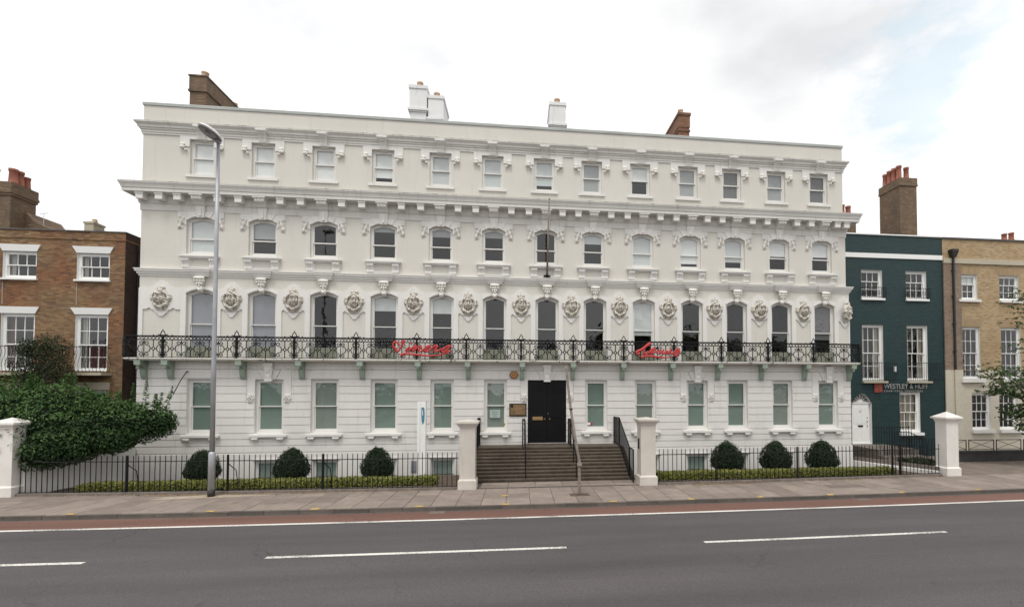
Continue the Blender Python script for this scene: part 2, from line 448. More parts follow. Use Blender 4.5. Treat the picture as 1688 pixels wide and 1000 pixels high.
M['chimw'] = painted('chimney_render', (.76, .76, .75), streak=.33, var=.12, grime=(.33, .32, .27), grime_pos=(.56, .82))
M['blind_white'] = plain('white_blind', (.80, .80, .80), rough=.8, var=.02)
M['blind_light'] = plain('pale_blind', (.62, .64, .64), rough=.8, var=.02)
M['blind_mid'] = plain('grey_blind', (.38, .385, .39), rough=.8, var=.04)
M['blind_dark'] = plain('charcoal_blind', (.15, .145, .15), rough=.8, var=.05)
M['reflected_sky'] = plain('sky_reflection_grey', (.28, .28, .31), rough=.8, var=.12, scale=.6)  # sky reflection painted as a flat grey sheet behind the pane
M['film'] = painted('green_blind', (.205, .262, .232), rough=.55, streak=.05, var=.08, bumps=.0)
M['film2'] = painted('pale_green_blind', (.30, .36, .33), rough=.55, streak=.04, var=.06, bumps=.0)
M['film3'] = painted('grey_green_blind', (.245, .275, .25), rough=.55, streak=.05, var=.1, bumps=.0)
M['apron'] = painted('green_grey_apron', (.25, .26, .205), streak=.15, var=.12)
M['curtain'] = curtain_mat('net_curtain', (.62, .60, .55))
M['curtain_red'] = curtain_mat('dark_red_curtain', (.11, .035, .035))
M['curtain_tan'] = curtain_mat('tan_curtain', (.45, .40, .32))
M['paper'] = plain('paper', (.36, .44, .40), rough=.8, var=.04)
M['ink'] = plain('printed_text', (.16, .24, .21), rough=.8)
M['signwhite'] = plain('sign_panel', (.82, .82, .80), rough=.35, var=.03)
M['signblue'] = plain('sign_blue', (.07, .21, .32), rough=.35)
M['letters'] = plain('silver_letters', (.36, .35, .33), rough=.5, metal=.1)
M['logo_red'] = plain('sign_red', (.24, .04, .028), rough=.5)
M['hedge'] = leaf('laurel_leaf', [(.011, .030, .009), (.021, .055, .014), (.035, .084, .020), (.015, .040, .011), (.062, .125, .028)])
M['hedge_new'] = leaf('laurel_young_leaf', [(.065, .145, .036), (.11, .20, .05), (.045, .11, .027)])
M['darkleaf'] = leaf('dark_shrub_leaf', [(.018, .028, .010), (.032, .048, .017), (.052, .070, .028)])
M['box'] = leaf('bay_leaf', [(.010, .022, .008), (.016, .036, .012), (.024, .050, .016)])
M['varieg'] = leaf('variegated_leaf', [(.034, .065, .013), (.09, .125, .02), (.24, .23, .045), (.42, .40, .11), (.055, .09, .018)])
M['treeleaf'] = leaf('tree_leaf', [(.045, .08, .028), (.075, .125, .04), (.11, .17, .06), (.035, .06, .02)], trans=.35)
M['bark'] = plain('bark', (.075, .06, .05), rough=.9, var=.3, scale=8, bumps=.6)
M['core'] = plain('dark_foliage_core', (.008, .013, .006), rough=1.0, var=.4, spec=.05)  # dark solid core added inside foliage to block seeing through
M['deadleaf'] = leaf('fallen_leaf', [(.28, .16, .06), (.35, .24, .10), (.2, .1, .05)], trans=0)
M['lowwall'] = plain('dark_engineering_brick', (.035, .032, .032), rough=.8, var=.3, scale=3)

# ------------------------------------------------------------------ mesh helpers
class MB:
    def __init__(s): s.v = []; s.f = []; s.m = []
    def add(s, vs, fs, mi=0):
        o = len(s.v); s.v += [tuple(x) for x in vs]
        for f in fs: s.f.append(tuple(i + o for i in f)); s.m.append(mi)
    def quad(s, a, b, c, d, mi=0): s.add([a, b, c, d], [(0, 1, 2, 3)], mi)
    def box(s, x0, x1, y0, y1, z0, z1, mi=0):
        s.add([(x0, y0, z0), (x1, y0, z0), (x1, y1, z0), (x0, y1, z0), (x0, y0, z1), (x1, y0, z1), (x1, y1, z1), (x0, y1, z1)],
              [(0, 3, 2, 1), (4, 5, 6, 7), (0, 1, 5, 4), (1, 2, 6, 5), (2, 3, 7, 6), (3, 0, 4, 7)], mi)
    def taper(s, x0, x1, y0, y1, z0, X0, X1, Y0, Y1, z1, mi=0):
        s.add([(x0, y0, z0), (x1, y0, z0), (x1, y1, z0), (x0, y1, z0), (X0, Y0, z1), (X1, Y0, z1), (X1, Y1, z1), (X0, Y1, z1)],
              [(0, 3, 2, 1), (4, 5, 6, 7), (0, 1, 5, 4), (1, 2, 6, 5), (2, 3, 7, 6), (3, 0, 4, 7)], mi)
    def prism_x(s, prof, x0, x1, mi=0):
        """closed profile of (y, z) points swept along x"""
        n = len(prof)
        vs = [(x0, y, z) for y, z in prof] + [(x1, y, z) for y, z in prof]
        fs = [(i, (i + 1) % n, n + (i + 1) % n, n + i) for i in range(n)]
        fs += [tuple(range(n - 1, -1, -1)), tuple(range(n, 2 * n))]
        s.add(vs, fs, mi)
    def prism_y(s, prof, y0, y1, mi=0):
        """closed profile of (x, z) points swept along y"""
        n = len(prof)
        vs = [(x, y0, z) for x, z in prof] + [(x, y1, z) for x, z in prof]
        fs = [(i, (i + 1) % n, n + (i + 1) % n, n + i) for i in range(n)]
        fs += [tuple(range(n - 1, -1, -1)), tuple(range(n, 2 * n))]
        s.add(vs, fs, mi)
    def lathe(s, prof, cx=0, cy=0, seg=10, mi=0, cap=True):
        n = len(prof)
        vs = []
        for r, z in prof:
            for k in range(seg):
                a = 2 * math.pi * k / seg
                vs.append((cx + r * math.cos(a), cy + r * math.sin(a), z))
        fs = []
        for i in range(n - 1):
            for k in range(seg):
                fs.append((i * seg + k, i * seg + (k + 1) % seg, (i + 1) * seg + (k + 1) % seg, (i + 1) * seg + k))
        if cap:
            fs.append(tuple(range(seg - 1, -1, -1))); fs.append(tuple(range((n - 1) * seg, n * seg)))
        s.add(vs, fs, mi)
    def tube(s, pts, r, seg=5, mi=0, r2=None, closed=False):
        pts = [Vector(p) for p in pts]; n = len(pts)
        vs, up = [], Vector((0.13, 0.97, 0.21))
        for i, p in enumerate(pts):
            if closed: t = pts[(i + 1) % n] - pts[i - 1]
            else: t = pts[min(i + 1, n - 1)] - pts[max(i - 1, 0)]
            t.normalize()
            a = t.cross(up)
            if a.length < 1e-4: a = t.cross(Vector((1, 0, 0)))
            a.normalize(); b = t.cross(a)
            rr = r if r2 is None else r + (r2 - r) * i / max(1, n - 1)
            for k in range(seg):
                an = 2 * math.pi * k / seg
                vs.append(p + (a * math.cos(an) + b * math.sin(an)) * rr)
        fs = []
        for i in range(n if closed else n - 1):
            j = (i + 1) % n
            for k in range(seg):
                fs.append((i * seg + k, i * seg + (k + 1) % seg, j * seg + (k + 1) % seg, j * seg + k))
        if not closed:
            fs.append(tuple(range(seg - 1, -1, -1))); fs.append(tuple(range((n - 1) * seg, n * seg)))
        s.add(vs, fs, mi)
    def ball(s, c, rx, ry, rz, seg=8, rings=5, mi=0):
        prof = []
        vs = [(c[0], c[1], c[2] - rz)]
        for i in range(1, rings):
            a = -math.pi / 2 + math.pi * i / rings
            for k in range(seg):
                b = 2 * math.pi * k / seg
                vs.append((c[0] + rx * math.cos(a) * math.cos(b), c[1] + ry * math.cos(a) * math.sin(b), c[2] + rz * math.sin(a)))
        vs.append((c[0], c[1], c[2] + rz))
        fs = [(0, 1 + (k + 1) % seg, 1 + k) for k in range(seg)]
        for i in range(rings - 2):
            for k in range(seg):
                a = 1 + i * seg
                fs.append((a + k, a + (k + 1) % seg, a + seg + (k + 1) % seg, a + seg + k))
        a = 1 + (rings - 2) * seg; t = len(vs) - 1
        fs += [(a + k, a + (k + 1) % seg, t) for k in range(seg)]
        s.add(vs, fs, mi)
    def plate(s, xs, lo, hi, y0, y1, ends=(True, True), mi=0):
        """upright plate between two curves z = lo(x) and z = hi(x); front at y0, back at y1"""
        n = len(xs); vs = []
        for x in xs:
            a, b = lo(x), hi(x)
            vs += [(x, y0, a), (x, y0, b), (x, y1, a), (x, y1, b)]
        fs = []
        for i in range(n - 1):
            p, q = 4 * i, 4 * i + 4
            fs += [(p, q, q + 1, p + 1), (p, p + 2, q + 2, q), (p + 1, q + 1, q + 3, p + 3)]
        if ends[0]: fs.append((0, 1, 3, 2))
        if ends[1]:
            p = 4 * (n - 1); fs.append((p, p + 2, p + 3, p + 1))
        s.add(vs, fs, mi)
    def mesh(s, name, mats, smooth=False):
        me = bpy.data.meshes.new(name)
        me.from_pydata(s.v, [], s.f)
        if not isinstance(mats, (list, tuple)): mats = [mats]
        for m in mats: me.materials.append(M[m] if isinstance(m, str) else m)
        me.polygons.foreach_set('material_index', s.m)
        if smooth: me.polygons.foreach_set('use_smooth', [True] * len(s.f))
        me.update()
        return me
    def build(s, name, mats, parent=None, loc=None, smooth=False):
        return put(name, s.mesh(name, mats, smooth), parent, loc)

def put(name, me, parent=None, loc=None, rot=None, scale=None):
    o = bpy.data.objects.new(name, me)
    COL.objects.link(o)
    if parent is not None: o.parent = parent
    if loc is not None: o.location = loc
    if rot is not None: o.rotation_euler = rot
    if scale is not None: o.scale = scale
    return o

def thing(name, label, cat, loc=(0, 0, 0), group=None):
    o = bpy.data.objects.new(name, None)
    COL.objects.link(o); o.location = loc
    o.empty_display_size = .2
    return tag(o, label, cat, group)

def tag(o, label, cat, group=None):
    o['label'] = label; o['category'] = cat
    if group: o['group'] = group
    return o

def structure(o, label=None):
    o['kind'] = 'structure'
    if label: o['label'] = label
    return o

def lin(a, b, n): return [a + (b - a) * i / n for i in range(n + 1)]

def cornice(mb, L, Rr, prof, yb, mi=0, yf=0.0):
    """moulding with mitred returns; prof is (projection, z) from bottom to top; L, Rr the wall's corners, yf its face"""
    vs = []
    for p, z in prof:
        vs += [(L - p, yb, z), (L - p, yf - p, z), (Rr + p, yf - p, z), (Rr + p, yb, z)]
    fs = []
    for i in range(len(prof) - 1):
        a, b = 4 * i, 4 * i + 4
        for k in range(3): fs.append((a + k, a + k + 1, b + k + 1, b + k))
    mb.add(vs, fs, mi)

def wall(mb, x0, x1, z0, z1, ops, y=0.0, rev=.16, mi=0, ri=0):
    """wall face with openings (xa, xb, za, zb, rise[, depth]); arches are segmental with the given rise above zb; reveals turn in by rev"""
    ops = sorted(ops); cur = x0
    rows = {}
    for op in ops:
        rows.setdefault((op[0], op[1]), []).append(op)
    for (xa, xb), lst in sorted(rows.items()):
        if xa > cur: mb.quad((cur, y, z0), (xa, y, z0), (xa, y, z1), (cur, y, z1), mi)
        zc = z0
        lst.sort(key=lambda o: o[2]); flat = True
        for k, op in enumerate(lst):
            za, zb, rise = op[2], op[3], op[4]
            d = op[5] if len(op) > 5 else rev
            mb.quad((xa, y, zc), (xb, y, zc), (xb, y, za), (xa, y, za), mi)
            n = 12 if rise else 1
            zt = lambda x: zb + rise * (1 - ((2 * x - xa - xb) / (xb - xa)) ** 2)
            xs = lin(xa, xb, n)
            top = lst[k + 1][2] if k + 1 < len(lst) else z1
            if rise:
                hi = max(zt(x) for x in xs) + .001
                for i in range(n):
                    mb.quad((xs[i], y, zt(xs[i])), (xs[i + 1], y, zt(xs[i + 1])), (xs[i + 1], y, hi), (xs[i], y, hi), mi)
                zc = hi
            else: zc = zb
            mb.quad((xa, y, za), (xa, y, zb), (xa, y + d, zb), (xa, y + d, za), ri)
            mb.quad((xb, y, za), (xb, y + d, za), (xb, y + d, zb), (xb, y, zb), ri)
            mb.quad((xa, y, za), (xa, y + d, za), (xb, y + d, za), (xb, y, za), ri)
            for i in range(n):
                mb.quad((xs[i], y, zt(xs[i])), (xs[i], y + d, zt(xs[i])), (xs[i + 1], y + d, zt(xs[i + 1])), (xs[i + 1], y, zt(xs[i + 1])), ri)
            if len(op) > 6:
                mb.quad((xa, y + d, za), (xb, y + d, za), (xb, y + d, zb), (xa, y + d, zb), mi)
        mb.quad((xa, y, zc), (xb, y, zc), (xb, y, z1), (xa, y, z1), mi)
        cur = xb
    if cur < x1: mb.quad((cur, y, z0), (x1, y, z0), (x1, y, z1), (cur, y, z1), mi)

WCACHE = {}
def window(parent, X, Y, Z0, w, h, rise=0.0, cols=1, rows=1, fw=.075, sw=.045, split=.5, mat='timber', gl='glass',
           blind=None, bottom=.0, curtains=None, back=None, bars=True, name='window'):
    """sash window: box frame > upper and lower sash, panes, blind. X is the middle, Z0 the bottom, Y the outer face of the frame"""
    key = (round(w, 3), round(h, 3), rise, cols, rows, fw, sw, split, mat, gl, bottom)
    if key not in WCACHE:
        a = w / 2
        top = lambda x: h + rise * (1 - (x / a) ** 2)
        fr = MB()
        fr.plate([-a, -a + fw], lambda x: 0, lambda x: h + 0.0 * x, 0, .1)
        fr.plate([a - fw, a], lambda x: 0, lambda x: h, 0, .1)
        fr.box(-a + fw, a - fw, -.012, .1, 0, fw * .9)
        if rise:
            xs = lin(-a, a, 14)
            fr.plate(xs, lambda x: top(x) - fw, lambda x: top(x) + .01, -.004, .096)
        else:
            fr.box(-a + fw, a - fw, .002, .1, h - fw, h)
        ia = a - fw
        zb, zt = fw * .9 + .002, h - fw
        zm = zb + (zt - zb) * split
        def sash(z0, z1, y, upper):
            m = MB()
            m.box(-ia, -ia + sw, y, y + .04, z0, z1 + (0 if not (upper and rise) else 0))
            m.box(ia - sw, ia, y, y + .04, z0, z1)
            m.box(-ia + sw, ia - sw, y + .001, y + .039, z0, z0 + (sw if upper else sw * 1.7))
            if not upper: m.box(-ia + sw, ia - sw, y - .006, y + .039, z1 - sw, z1)
            elif not rise: m.box(-ia + sw, ia - sw, y + .001, y + .039, z1 - sw, z1)
            else:
                xs = lin(-ia, ia, 12)
                m.plate(xs, lambda x: max(z0 + .1, top(x) - fw - sw), lambda x: top(x) - fw, y + .001, y + .039)
            bw = .011
            rws = rows if isinstance(rows, int) else (rows[0] if upper else rows[1])
            for c in range(1, cols):
                x = -ia + sw + (2 * ia - 2 * sw) * c / cols
                m.box(x - bw, x + bw, y + .004, y + .034, z0 + sw * .5, z1 - sw * .5)
            for r_ in range(1, rws):
                z = z0 + sw + (z1 - z0 - 2 * sw) * r_ / rws
                m.box(-ia + sw, ia - sw, y + .006, y + .032, z - bw, z + bw)
            return m
        s1 = sash(zb, zm + sw * .5, .052, False)
        s2 = sash(zm - sw * .5, zt, .010, True)
        p1 = MB(); p1.quad((-ia, .075, zb), (ia, .075, zb), (ia, .075, zm), (-ia, .075, zm))
        p2 = MB()
        if rise:
            xs = lin(-ia, ia, 12)
            p2.add([(x, .032, zm) for x in xs] + [(x, .032, top(x) - fw) for x in xs], [(i, i + 1, 14 + i, 13 + i) for i in range(12)])
        else:
            p2.quad((-ia, .032, zm), (ia, .032, zm), (ia, .032, zt), (-ia, .032, zt))
        WCACHE[key] = (fr.mesh('window_frame', mat), s1.mesh('sash', mat), s2.mesh('sash', mat), p1.mesh('pane', gl), p2.mesh('pane', gl), top, ia, zb, zt, zm)
    f_, s1_, s2_, p1_, p2_, top, ia, zb, zt, zm = WCACHE[key]
    o = put(name, f_, parent, (X, Y, Z0))
    put('sash', s1_, o); put('sash', s2_, o); put('pane', p1_, o); put('pane', p2_, o)
    if blind:
        bm, frac = blind[0], blind[1]
        full = zt + (rise - .0 if rise else 0)
        zlow = full - (full - zb) * frac
        b = MB()
        xs = lin(-ia, ia, 12) if rise else [-ia, ia]
        zz = [max(zlow, top(x) - .02) for x in xs]
        n = len(xs)
        b.add([(x, .084, zlow) for x in xs] + [(x, .084, z) for x, z in zip(xs, zz)], [(i, i + 1, n + 1 + i, n + i) for i in range(n - 1)])
        b.box(-ia, ia, .080, .092, zlow - .012, zlow + .012)
        b.build('blind', bm, o)
    if curtains:
        for sd in (-1, 1):
            c = MB(); n = 9; wd = curtains[1] * ia
            xs = lin(0, wd, n); ys = [.16 + .025 * (i % 2) for i in range(n + 1)]
            x_ = [sd * (ia - x) for x in xs]
            c.add([(x_[i], ys[i], zb) for i in range(n + 1)] + [(x_[i], ys[i], zt + rise) for i in range(n + 1)], [(i, i + 1, n + 2 + i, n + 1 + i) for i in range(n)])
            c.build('curtain', curtains[0], o, smooth=True)
    return o

def gauss(x, z, cx, cz, sx, sz): return math.exp(-((x - cx) / sx) ** 2 - ((z - cz) / sz) ** 2)

def relief(fn, w, h, nx, nz, inside, thick=.03):
    """carved relief on a vertical face: front y = -fn(x, z) inside the outline, skirt at the outline"""
    mb = MB(); idx = {}
    for j in range(nz + 1):
        for i in range(nx + 1):
            x = -w / 2 + w * i / nx; z = -h / 2 + h * j / nz
            d = fn(x, z) if inside(x, z) else 0.0
            idx[i, j] = len(mb.v); mb.v.append((x, -d, z))
    for j in range(nz):
        for i in range(nx):
            q = (idx[i, j], idx[i + 1, j], idx[i + 1, j + 1], idx[i, j + 1])
            if any(mb.v[k][1] < -1e-6 for k in q):
                mb.f.append(q); mb.m.append(0)
    return mb

exec_leaf = None
def leaf_quads(mb, p, n, size, droop=0.0, aspect=.5, mi=0, roll=None):
    """one leaf: two triangles folded along the midrib"""
    n = n.normalized()
    t = n.orthogonal().normalized()
    t = (Matrix.Rotation(random.uniform(0, 6.283) if roll is None else roll, 3, n) @ t)
    if droop: t = (t + Vector((0, 0, -droop))).normalized()
    b = n.cross(t).normalized()
    s_ = size * random.uniform(.7, 1.3)
    fold = n * s_ * .12
    o = len(mb.v)
    mb.v += [tuple(p - t * s_ * .5), tuple(p + b * s_ * aspect * .5 + fold), tuple(p + t * s_ * .5), tuple(p - b * s_ * aspect * .5 + fold)]
    mb.f += [(o, o + 1, o + 2), (o, o + 2, o + 3)]; mb.m += [mi, mi]

def rnd_dir():
    while True:
        v = Vector((random.uniform(-1, 1), random.uniform(-1, 1), random.uniform(-1, 1)))
        if .05 < v.length < 1: return v.normalized()

# ================================================================== the ground and the road
def curve_kerb(x): return -6.28 + .0013 * min(x * x, 420)
def curve_line(x): return -7.26 + .0011 * min(x * x, 420)
def curve_front(x): return -3.79 + .0021 * min((x - .5) ** 2, 300)

g = MB()
bx, by = [-700, -14.3, 14.75, 700], [-700, -1.0, 0.02, 700]
for i in range(3):
    for j in range(3):
        if i == 1 and j == 1: continue
        g.quad((bx[i], by[j], -.12), (bx[i + 1], by[j], -.12), (bx[i + 1], by[j + 1], -.12), (bx[i], by[j + 1], -.12))
g.quad((-14.3, -1, -.95), (14.75, -1, -.95), (14.75, .02, -.95), (-14.3, .02, -.95))
g.quad((-14.3, -1, -.95), (-14.3, -1, -.12), (14.75, -1, -.12), (14.75, -1, -.95))
g.quad((-14.3, -1, -.95), (-14.3, .02, -.95), (-14.3, .02, -.12), (-14.3, -1, -.12))
g.quad((14.75, -1, -.95), (14.75, -1, -.12), (14.75, .02, -.12), (14.75, .02, -.95))
structure(g.build('ground', 'ground'))

def strip(fa, fb, xs, z):
    m = MB()
    m.add([(x, fa(x), z) for x in xs] + [(x, fb(x), z) for x in xs], [(i, i + 1, len(xs) + i + 1, len(xs) + i) for i in range(len(xs) - 1)])
    return m
XS = [-200, -80, -40] + lin(-24, 24, 32) + [40, 80, 200]
road = structure(strip(lambda x: -30, lambda x: curve_kerb(x) - .02, XS, -.100).build('road', 'asphalt'))
structure(strip(lambda x: curve_line(x) + .04, lambda x: curve_kerb(x) - .10, XS, -.0955).build('cycle_lane', 'cycle'))
strip(lambda x: curve_kerb(x) - .10, lambda x: curve_kerb(x), XS, -.0955).build('gutter', 'pave_base', road)
strip(lambda x: curve_line(x) - .065, lambda x: curve_line(x) + .065, XS, -.0915).build('edge_line', 'mark', road)
def dash_y(x): return -9.81 + .0015 * min((x - 1.5) ** 2, 420)
for xa, xb in ((-20.5, -14.0), (-14.1 + .2 - 6.0 + 6.0 - .2 + .0, -8.31), (-4.98, 1.02), (4.06, 10.02), (13.4, 19.4), (22.6, 28.6)):
    if xa < -14 and xb > -9: xa = -14.1 - .2
    if xb == -14.0: xa, xb = -23.6, -17.6
    xs = lin(xa, xb, 6)
    strip(lambda x: dash_y(x) - .06, lambda x: dash_y(x) + .06, xs, -.0955).build('lane_dash', 'mark', road)

# pavement: bed, flags, kerb stones
pb = MB()
xs = XS
n = len(xs)
pb.add([(x, curve_kerb(x), -.012) for x in xs] + [(x, 3.0 if x > 15.9 else curve_front(x) + .35, -.012) for x in xs], [(i, i + 1, n + i + 1, n + i) for i in range(n - 1)])
pavement = structure(pb.build('pavement', 'pave_base'))
def flag_mesh(w, d, jig=0):
    m = MB(); b = .006
    m.taper(-w / 2, w / 2, -d / 2, d / 2, -.03, -w / 2, w / 2, -d / 2, d / 2, -.004)
    m.taper(-w / 2, w / 2, -d / 2, d / 2, -.004, -w / 2 + b, w / 2 - b, -d / 2 + b, d / 2 - b, .002)
    return m.mesh('paving_flag', 'slab')
FW = .70
fm = [flag_mesh(FW - .014, .79), flag_mesh(FW - .014, .39)]
half = flag_mesh(FW * .5 - .014, .79)
for c in range(58):
    x = -19.6 + c * FW
    k0, k1 = curve_kerb(x) + .13, curve_front(x) - .03
    if x > 15.8: k1 = k0 + 2.42
    d = (k1 - k0) / 3
    rz = math.atan(2 * .0016 * (x if abs(x) < 20 else 0))
    for r_ in range(3):
        y = k0 + d * (r_ + .5)
        o = put('paving_flag', fm[0], pavement, (x + (.18 if r_ == 1 and 13 > c > 4 else 0), y, random.uniform(-.003, .003)), (random.uniform(-.004, .004), random.uniform(-.004, .004), rz), (1, d / .80, 1))
km = MB()
km.taper(-.445, .445, 0, .125, -.12, -.445, .445, .006, .125, .004)
kerb_me = km.mesh('kerb_stone', 'kerb')
kerb = structure(thing('kerb', '', ''))
for k in ('label', 'category'): del kerb[k]
for c in range(45):
    x = -19.8 + c * .9
    put('kerb_stone', kerb_me, kerb, (x, curve_kerb(x), random.uniform(-.008, .006)), (0, 0, math.atan(.0026 * x) + random.uniform(-.006, .006)))
# forecourt flags between the gate piers
for r_, (ya, yb) in enumerate(((-3.72, -3.36), (-3.35, -2.93))):
    for c in range(6):
        w = 5.5 / 6
        x = -1.25 + w * (c + .5)
        put('paving_flag', flag_mesh(w - .014, yb - ya), pavement, (x + (.2 if r_ else 0) * 0, (ya + yb) / 2, .02 + .012 * r_))
fb = MB(); fb.box(-1.6, 4.4, -3.74, -2.9, -.012, .008); fb.build('forecourt_bed', 'pave_base', pavement)
# short yellow loading marks painted across the kerb edge
# spilt sand by the lamp, and road gullies
sd_ = MB()
ring = [(1.5 * (1 + .25 * math.sin(3 * a + 1) + .12 * math.sin(7 * a)) * math.cos(a), .24 * (1 + .3 * math.sin(2 * a) + .15 * math.sin(5 * a)) * math.sin(a), 0) for a in [2 * math.pi * k / 40 for k in range(40)]]
sd_.add(ring, [tuple(range(40))]); sd_.build('sand_patch', 'sand', pavement, (-9.6, -4.12, .0075))
for x in (-2.2, 10.5):
    q = MB()
    q.box(-.2, .2, -.14, .14, -.0985, -.0945)
    for k in range(6): q.box(-.18 + .062 * k, -.15 + .062 * k, -.12, .12, -.0945, -.0905)
    q.build('road_gully', 'cover', road, (x, curve_kerb(x) - .16, 0))
ym = MB(); ym.quad((-.11, -.05, 0), (.10, -.05, 0), (.13, .07, 0), (-.08, .07, 0))
ym_me = ym.mesh('yellow_mark', 'yellow')
for px in (-11.6, -8.17, -5.5, -2.75, -.36, .45, 2.75, 5.1, 7.3, 9.6, 12.1, 14.9):
    if px == .45: continue
    put('yellow_mark', ym_me, pavement, (px, curve_kerb(px) + .14, .0105), (0, 0, random.uniform(-.3, .3)), (1, random.uniform(.8, 1.3), 1))
put('yellow_mark', ym_me, pavement, (-.42, -5.0, .0105), (0, 0, .2))
# inspection covers
for (x, y, w, d) in ((11.0, -4.75, 1.25, .42), (1.9, -5.1, .6, .36)):
    m = MB()
    if w > 1:
        m.box(-w / 2, w / 2, -d / 2, d / 2, 0, .012); m.box(-w / 2 + .05, w / 2 - .05, -d / 2 + .05, d / 2 - .05, .012, .016)
    else:
        m.box(-w / 2, w / 2, -d / 2, d / 2, 0, .008)
    m.build('inspection_cover' if w > 1 else 'tree_pit', 'cover' if w > 1 else 'soil', pavement, (x, y, .002))

fc = MB(); fc.quad((16.7, -3.62, -.006), (60, -3.62, -.006), (60, 1.9, -.006), (16.7, 1.9, -.006)); fc.build('forecourt', 'forecourt', pavement)
bed = MB()
bed.box(-14.9, -2.0, -3.45, -1.0, -.1, .0)
bed.box(4.75, 16.0, -3.45, -1.0, -.1, .0)
structure(bed.build('garden_bed', 'soil'))

# ================================================================== the white terrace
L0, R0 = -14.32, 14.74
TOP_X = [-12.22, -9.99, -7.73, -5.46, -3.20, -1.09, 1.05, 3.06, 5.16, 7.28, 9.27, 11.33, 13.35]
SEC_X = [-12.20, -9.96, -7.69, -5.41, -3.16, -1.03, 1.12, 3.12, 5.25, 7.36, 9.37, 11.44, 13.46]
FIR_X = [-12.14, -9.93, -7.64, -5.35, -3.11, -.98, 1.17, 3.19, 5.29, 7.42, 9.43, 11.51, 13.53]
GND_X = [-12.05, -9.62, -7.57, -5.32, -3.06, -.93, 1.18, 3.24, 5.35, 7.63, 9.44, 11.51, 13.66]
def wid(i, f):
    if f == 'top': return .875
    if f == 'gnd': return 1.6 if i == 6 else (1.04 if i < 4 else .93)
    return 1.05 if i < 4 else .96

B = thing('white_terrace', 'long four-storey white stucco terrace with arched windows, head medallions and an iron balcony', 'building')

# walls, storey by storey
m = MB()
RT, RS = 14.50, 14.60
wall(m, L0, RT, 11.0, 13.6, [(x - .4375, x + .4375, 11.57, 12.95, 0) for x in TOP_X])
m.quad((RT, 0, 11.0), (RT, 10, 11.0), (RT, 10, 14.2), (RT, 0, 14.2)); m.quad((L0, 0, 11.0), (L0, 0, 14.2), (L0, 10, 14.2), (L0, 10, 11.0))
m.quad((L0, 0, 13.6), (RT, 0, 13.6), (RT, 0, 14.2), (L0, 0, 14.2)); m.quad((L0, 10, -1), (L0, 10, 14.2), (RT, 10, 14.2), (RT, 10, -1))
m.build('wall', 'cream', B)
m = MB()
wall(m, L0, RS, 7.75, 11.0, [(x - wid(i, 's') / 2, x + wid(i, 's') / 2, 8.48, 9.79, .16) for i, x in enumerate(SEC_X)])
m.quad((RS, 0, 7.75), (RS, 10, 7.75), (RS, 10, 11), (RS, 0, 11)); m.quad((L0, 0, 7.75), (L0, 0, 11), (L0, 10, 11), (L0, 10, 7.75))
m.build('wall', 'cream', B)
m = MB()
wall(m, L0, R0, 4.42, 7.75, [(x - wid(i, 'f') / 2, x + wid(i, 'f') / 2, 4.45, 6.96, .16) for i, x in enumerate(FIR_X)])
m.quad((R0, 0, 4.42), (R0, 10, 4.42), (R0, 10, 7.75), (R0, 0, 7.75)); m.quad((L0, 0, 4.42), (L0, 0, 7.75), (L0, 10, 7.75), (L0, 10, 4.42))
m.build('wall', 'cream', B)
m = MB()
ops = [(x - wid(i, 'gnd') / 2, x + wid(i, 'gnd') / 2, 1.07 if i == 6 else 1.58, 3.67, 0) for i, x in enumerate(GND_X)]
wall(m, L0, R0, .80, 4.42, ops)
m.quad((R0, 0, .8), (R0, 10, .8), (R0, 10, 4.42), (R0, 0, 4.42)); m.quad((L0, 0, .8), (L0, 0, 4.42), (L0, 10, 4.42), (L0, 10, .8))
m.build('wall', 'white_gf', B)
BASE_W = [(-12.0, .9), (-9.66, .86), (-7.5, .93), (-5.28, .93), (-3.03, .93), (5.5, .9), (7.6, .93), (9.42, .93), (11.48, .93), (13.58, .84)]
m = MB()
wall(m, L0 - .04, R0 + .04, -.95, .80, [(x - w / 2, x + w / 2, -.66, .52, 0) for x, w in BASE_W], y=-.05, rev=.16)
m.quad((L0 - .04, -.05, .80), (R0 + .04, -.05, .80), (R0 + .04, .02, .82), (L0 - .04, .02, .82))
m.quad((R0 + .04, -.05, -.95), (R0 + .04, 10, -.95), (R0 + .04, 10, .8), (R0 + .04, -.05, .8))
m.quad((L0 - .04, -.05, -.95), (L0 - .04, -.05, .8), (L0 - .04, 10, .8), (L0 - .04, 10, -.95))
m.build('basement_wall', 'white_gf', B)
# rooms behind the glass: floors and a back wall, dark
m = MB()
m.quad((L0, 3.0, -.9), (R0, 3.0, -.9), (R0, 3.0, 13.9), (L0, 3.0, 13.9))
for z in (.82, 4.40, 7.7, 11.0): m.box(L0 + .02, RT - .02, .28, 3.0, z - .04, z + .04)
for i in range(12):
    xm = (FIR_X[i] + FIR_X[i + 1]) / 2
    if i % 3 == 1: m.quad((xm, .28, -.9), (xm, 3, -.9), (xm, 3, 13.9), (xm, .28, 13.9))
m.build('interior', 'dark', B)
m = MB(); m.box(L0 + .1, RT - .1, .3, 9.9, 13.86, 13.9); m.build('roof', 'slate', B)

# top cornice, parapet and coping
c = MB()
cornice(c, L0, RT, [(0, 13.06), (.035, 13.065), (.035, 13.13), (.055, 13.14), (.055, 13.21), (.09, 13.24), (.09, 13.28), (.13, 13.30), (.14, 13.37), (.19, 13.43), (.215, 13.46), (.215, 13.49)], 10)
c.build('cornice', 'cornice', B)
c = MB(); cornice(c, L0, RT, [(.212, 13.49), (.215, 13.50), (.20, 13.52), (0, 13.58)], 10); c.build('cornice_flashing', 'stain', B)
c = MB(); cornice(c, L0, RT, [(0, 14.18), (.035, 14.19), (.035, 14.29), (0, 14.32), (-.25, 14.33), (-.25, 14.0)], 10); c.build('parapet_coping', 'lead', B)

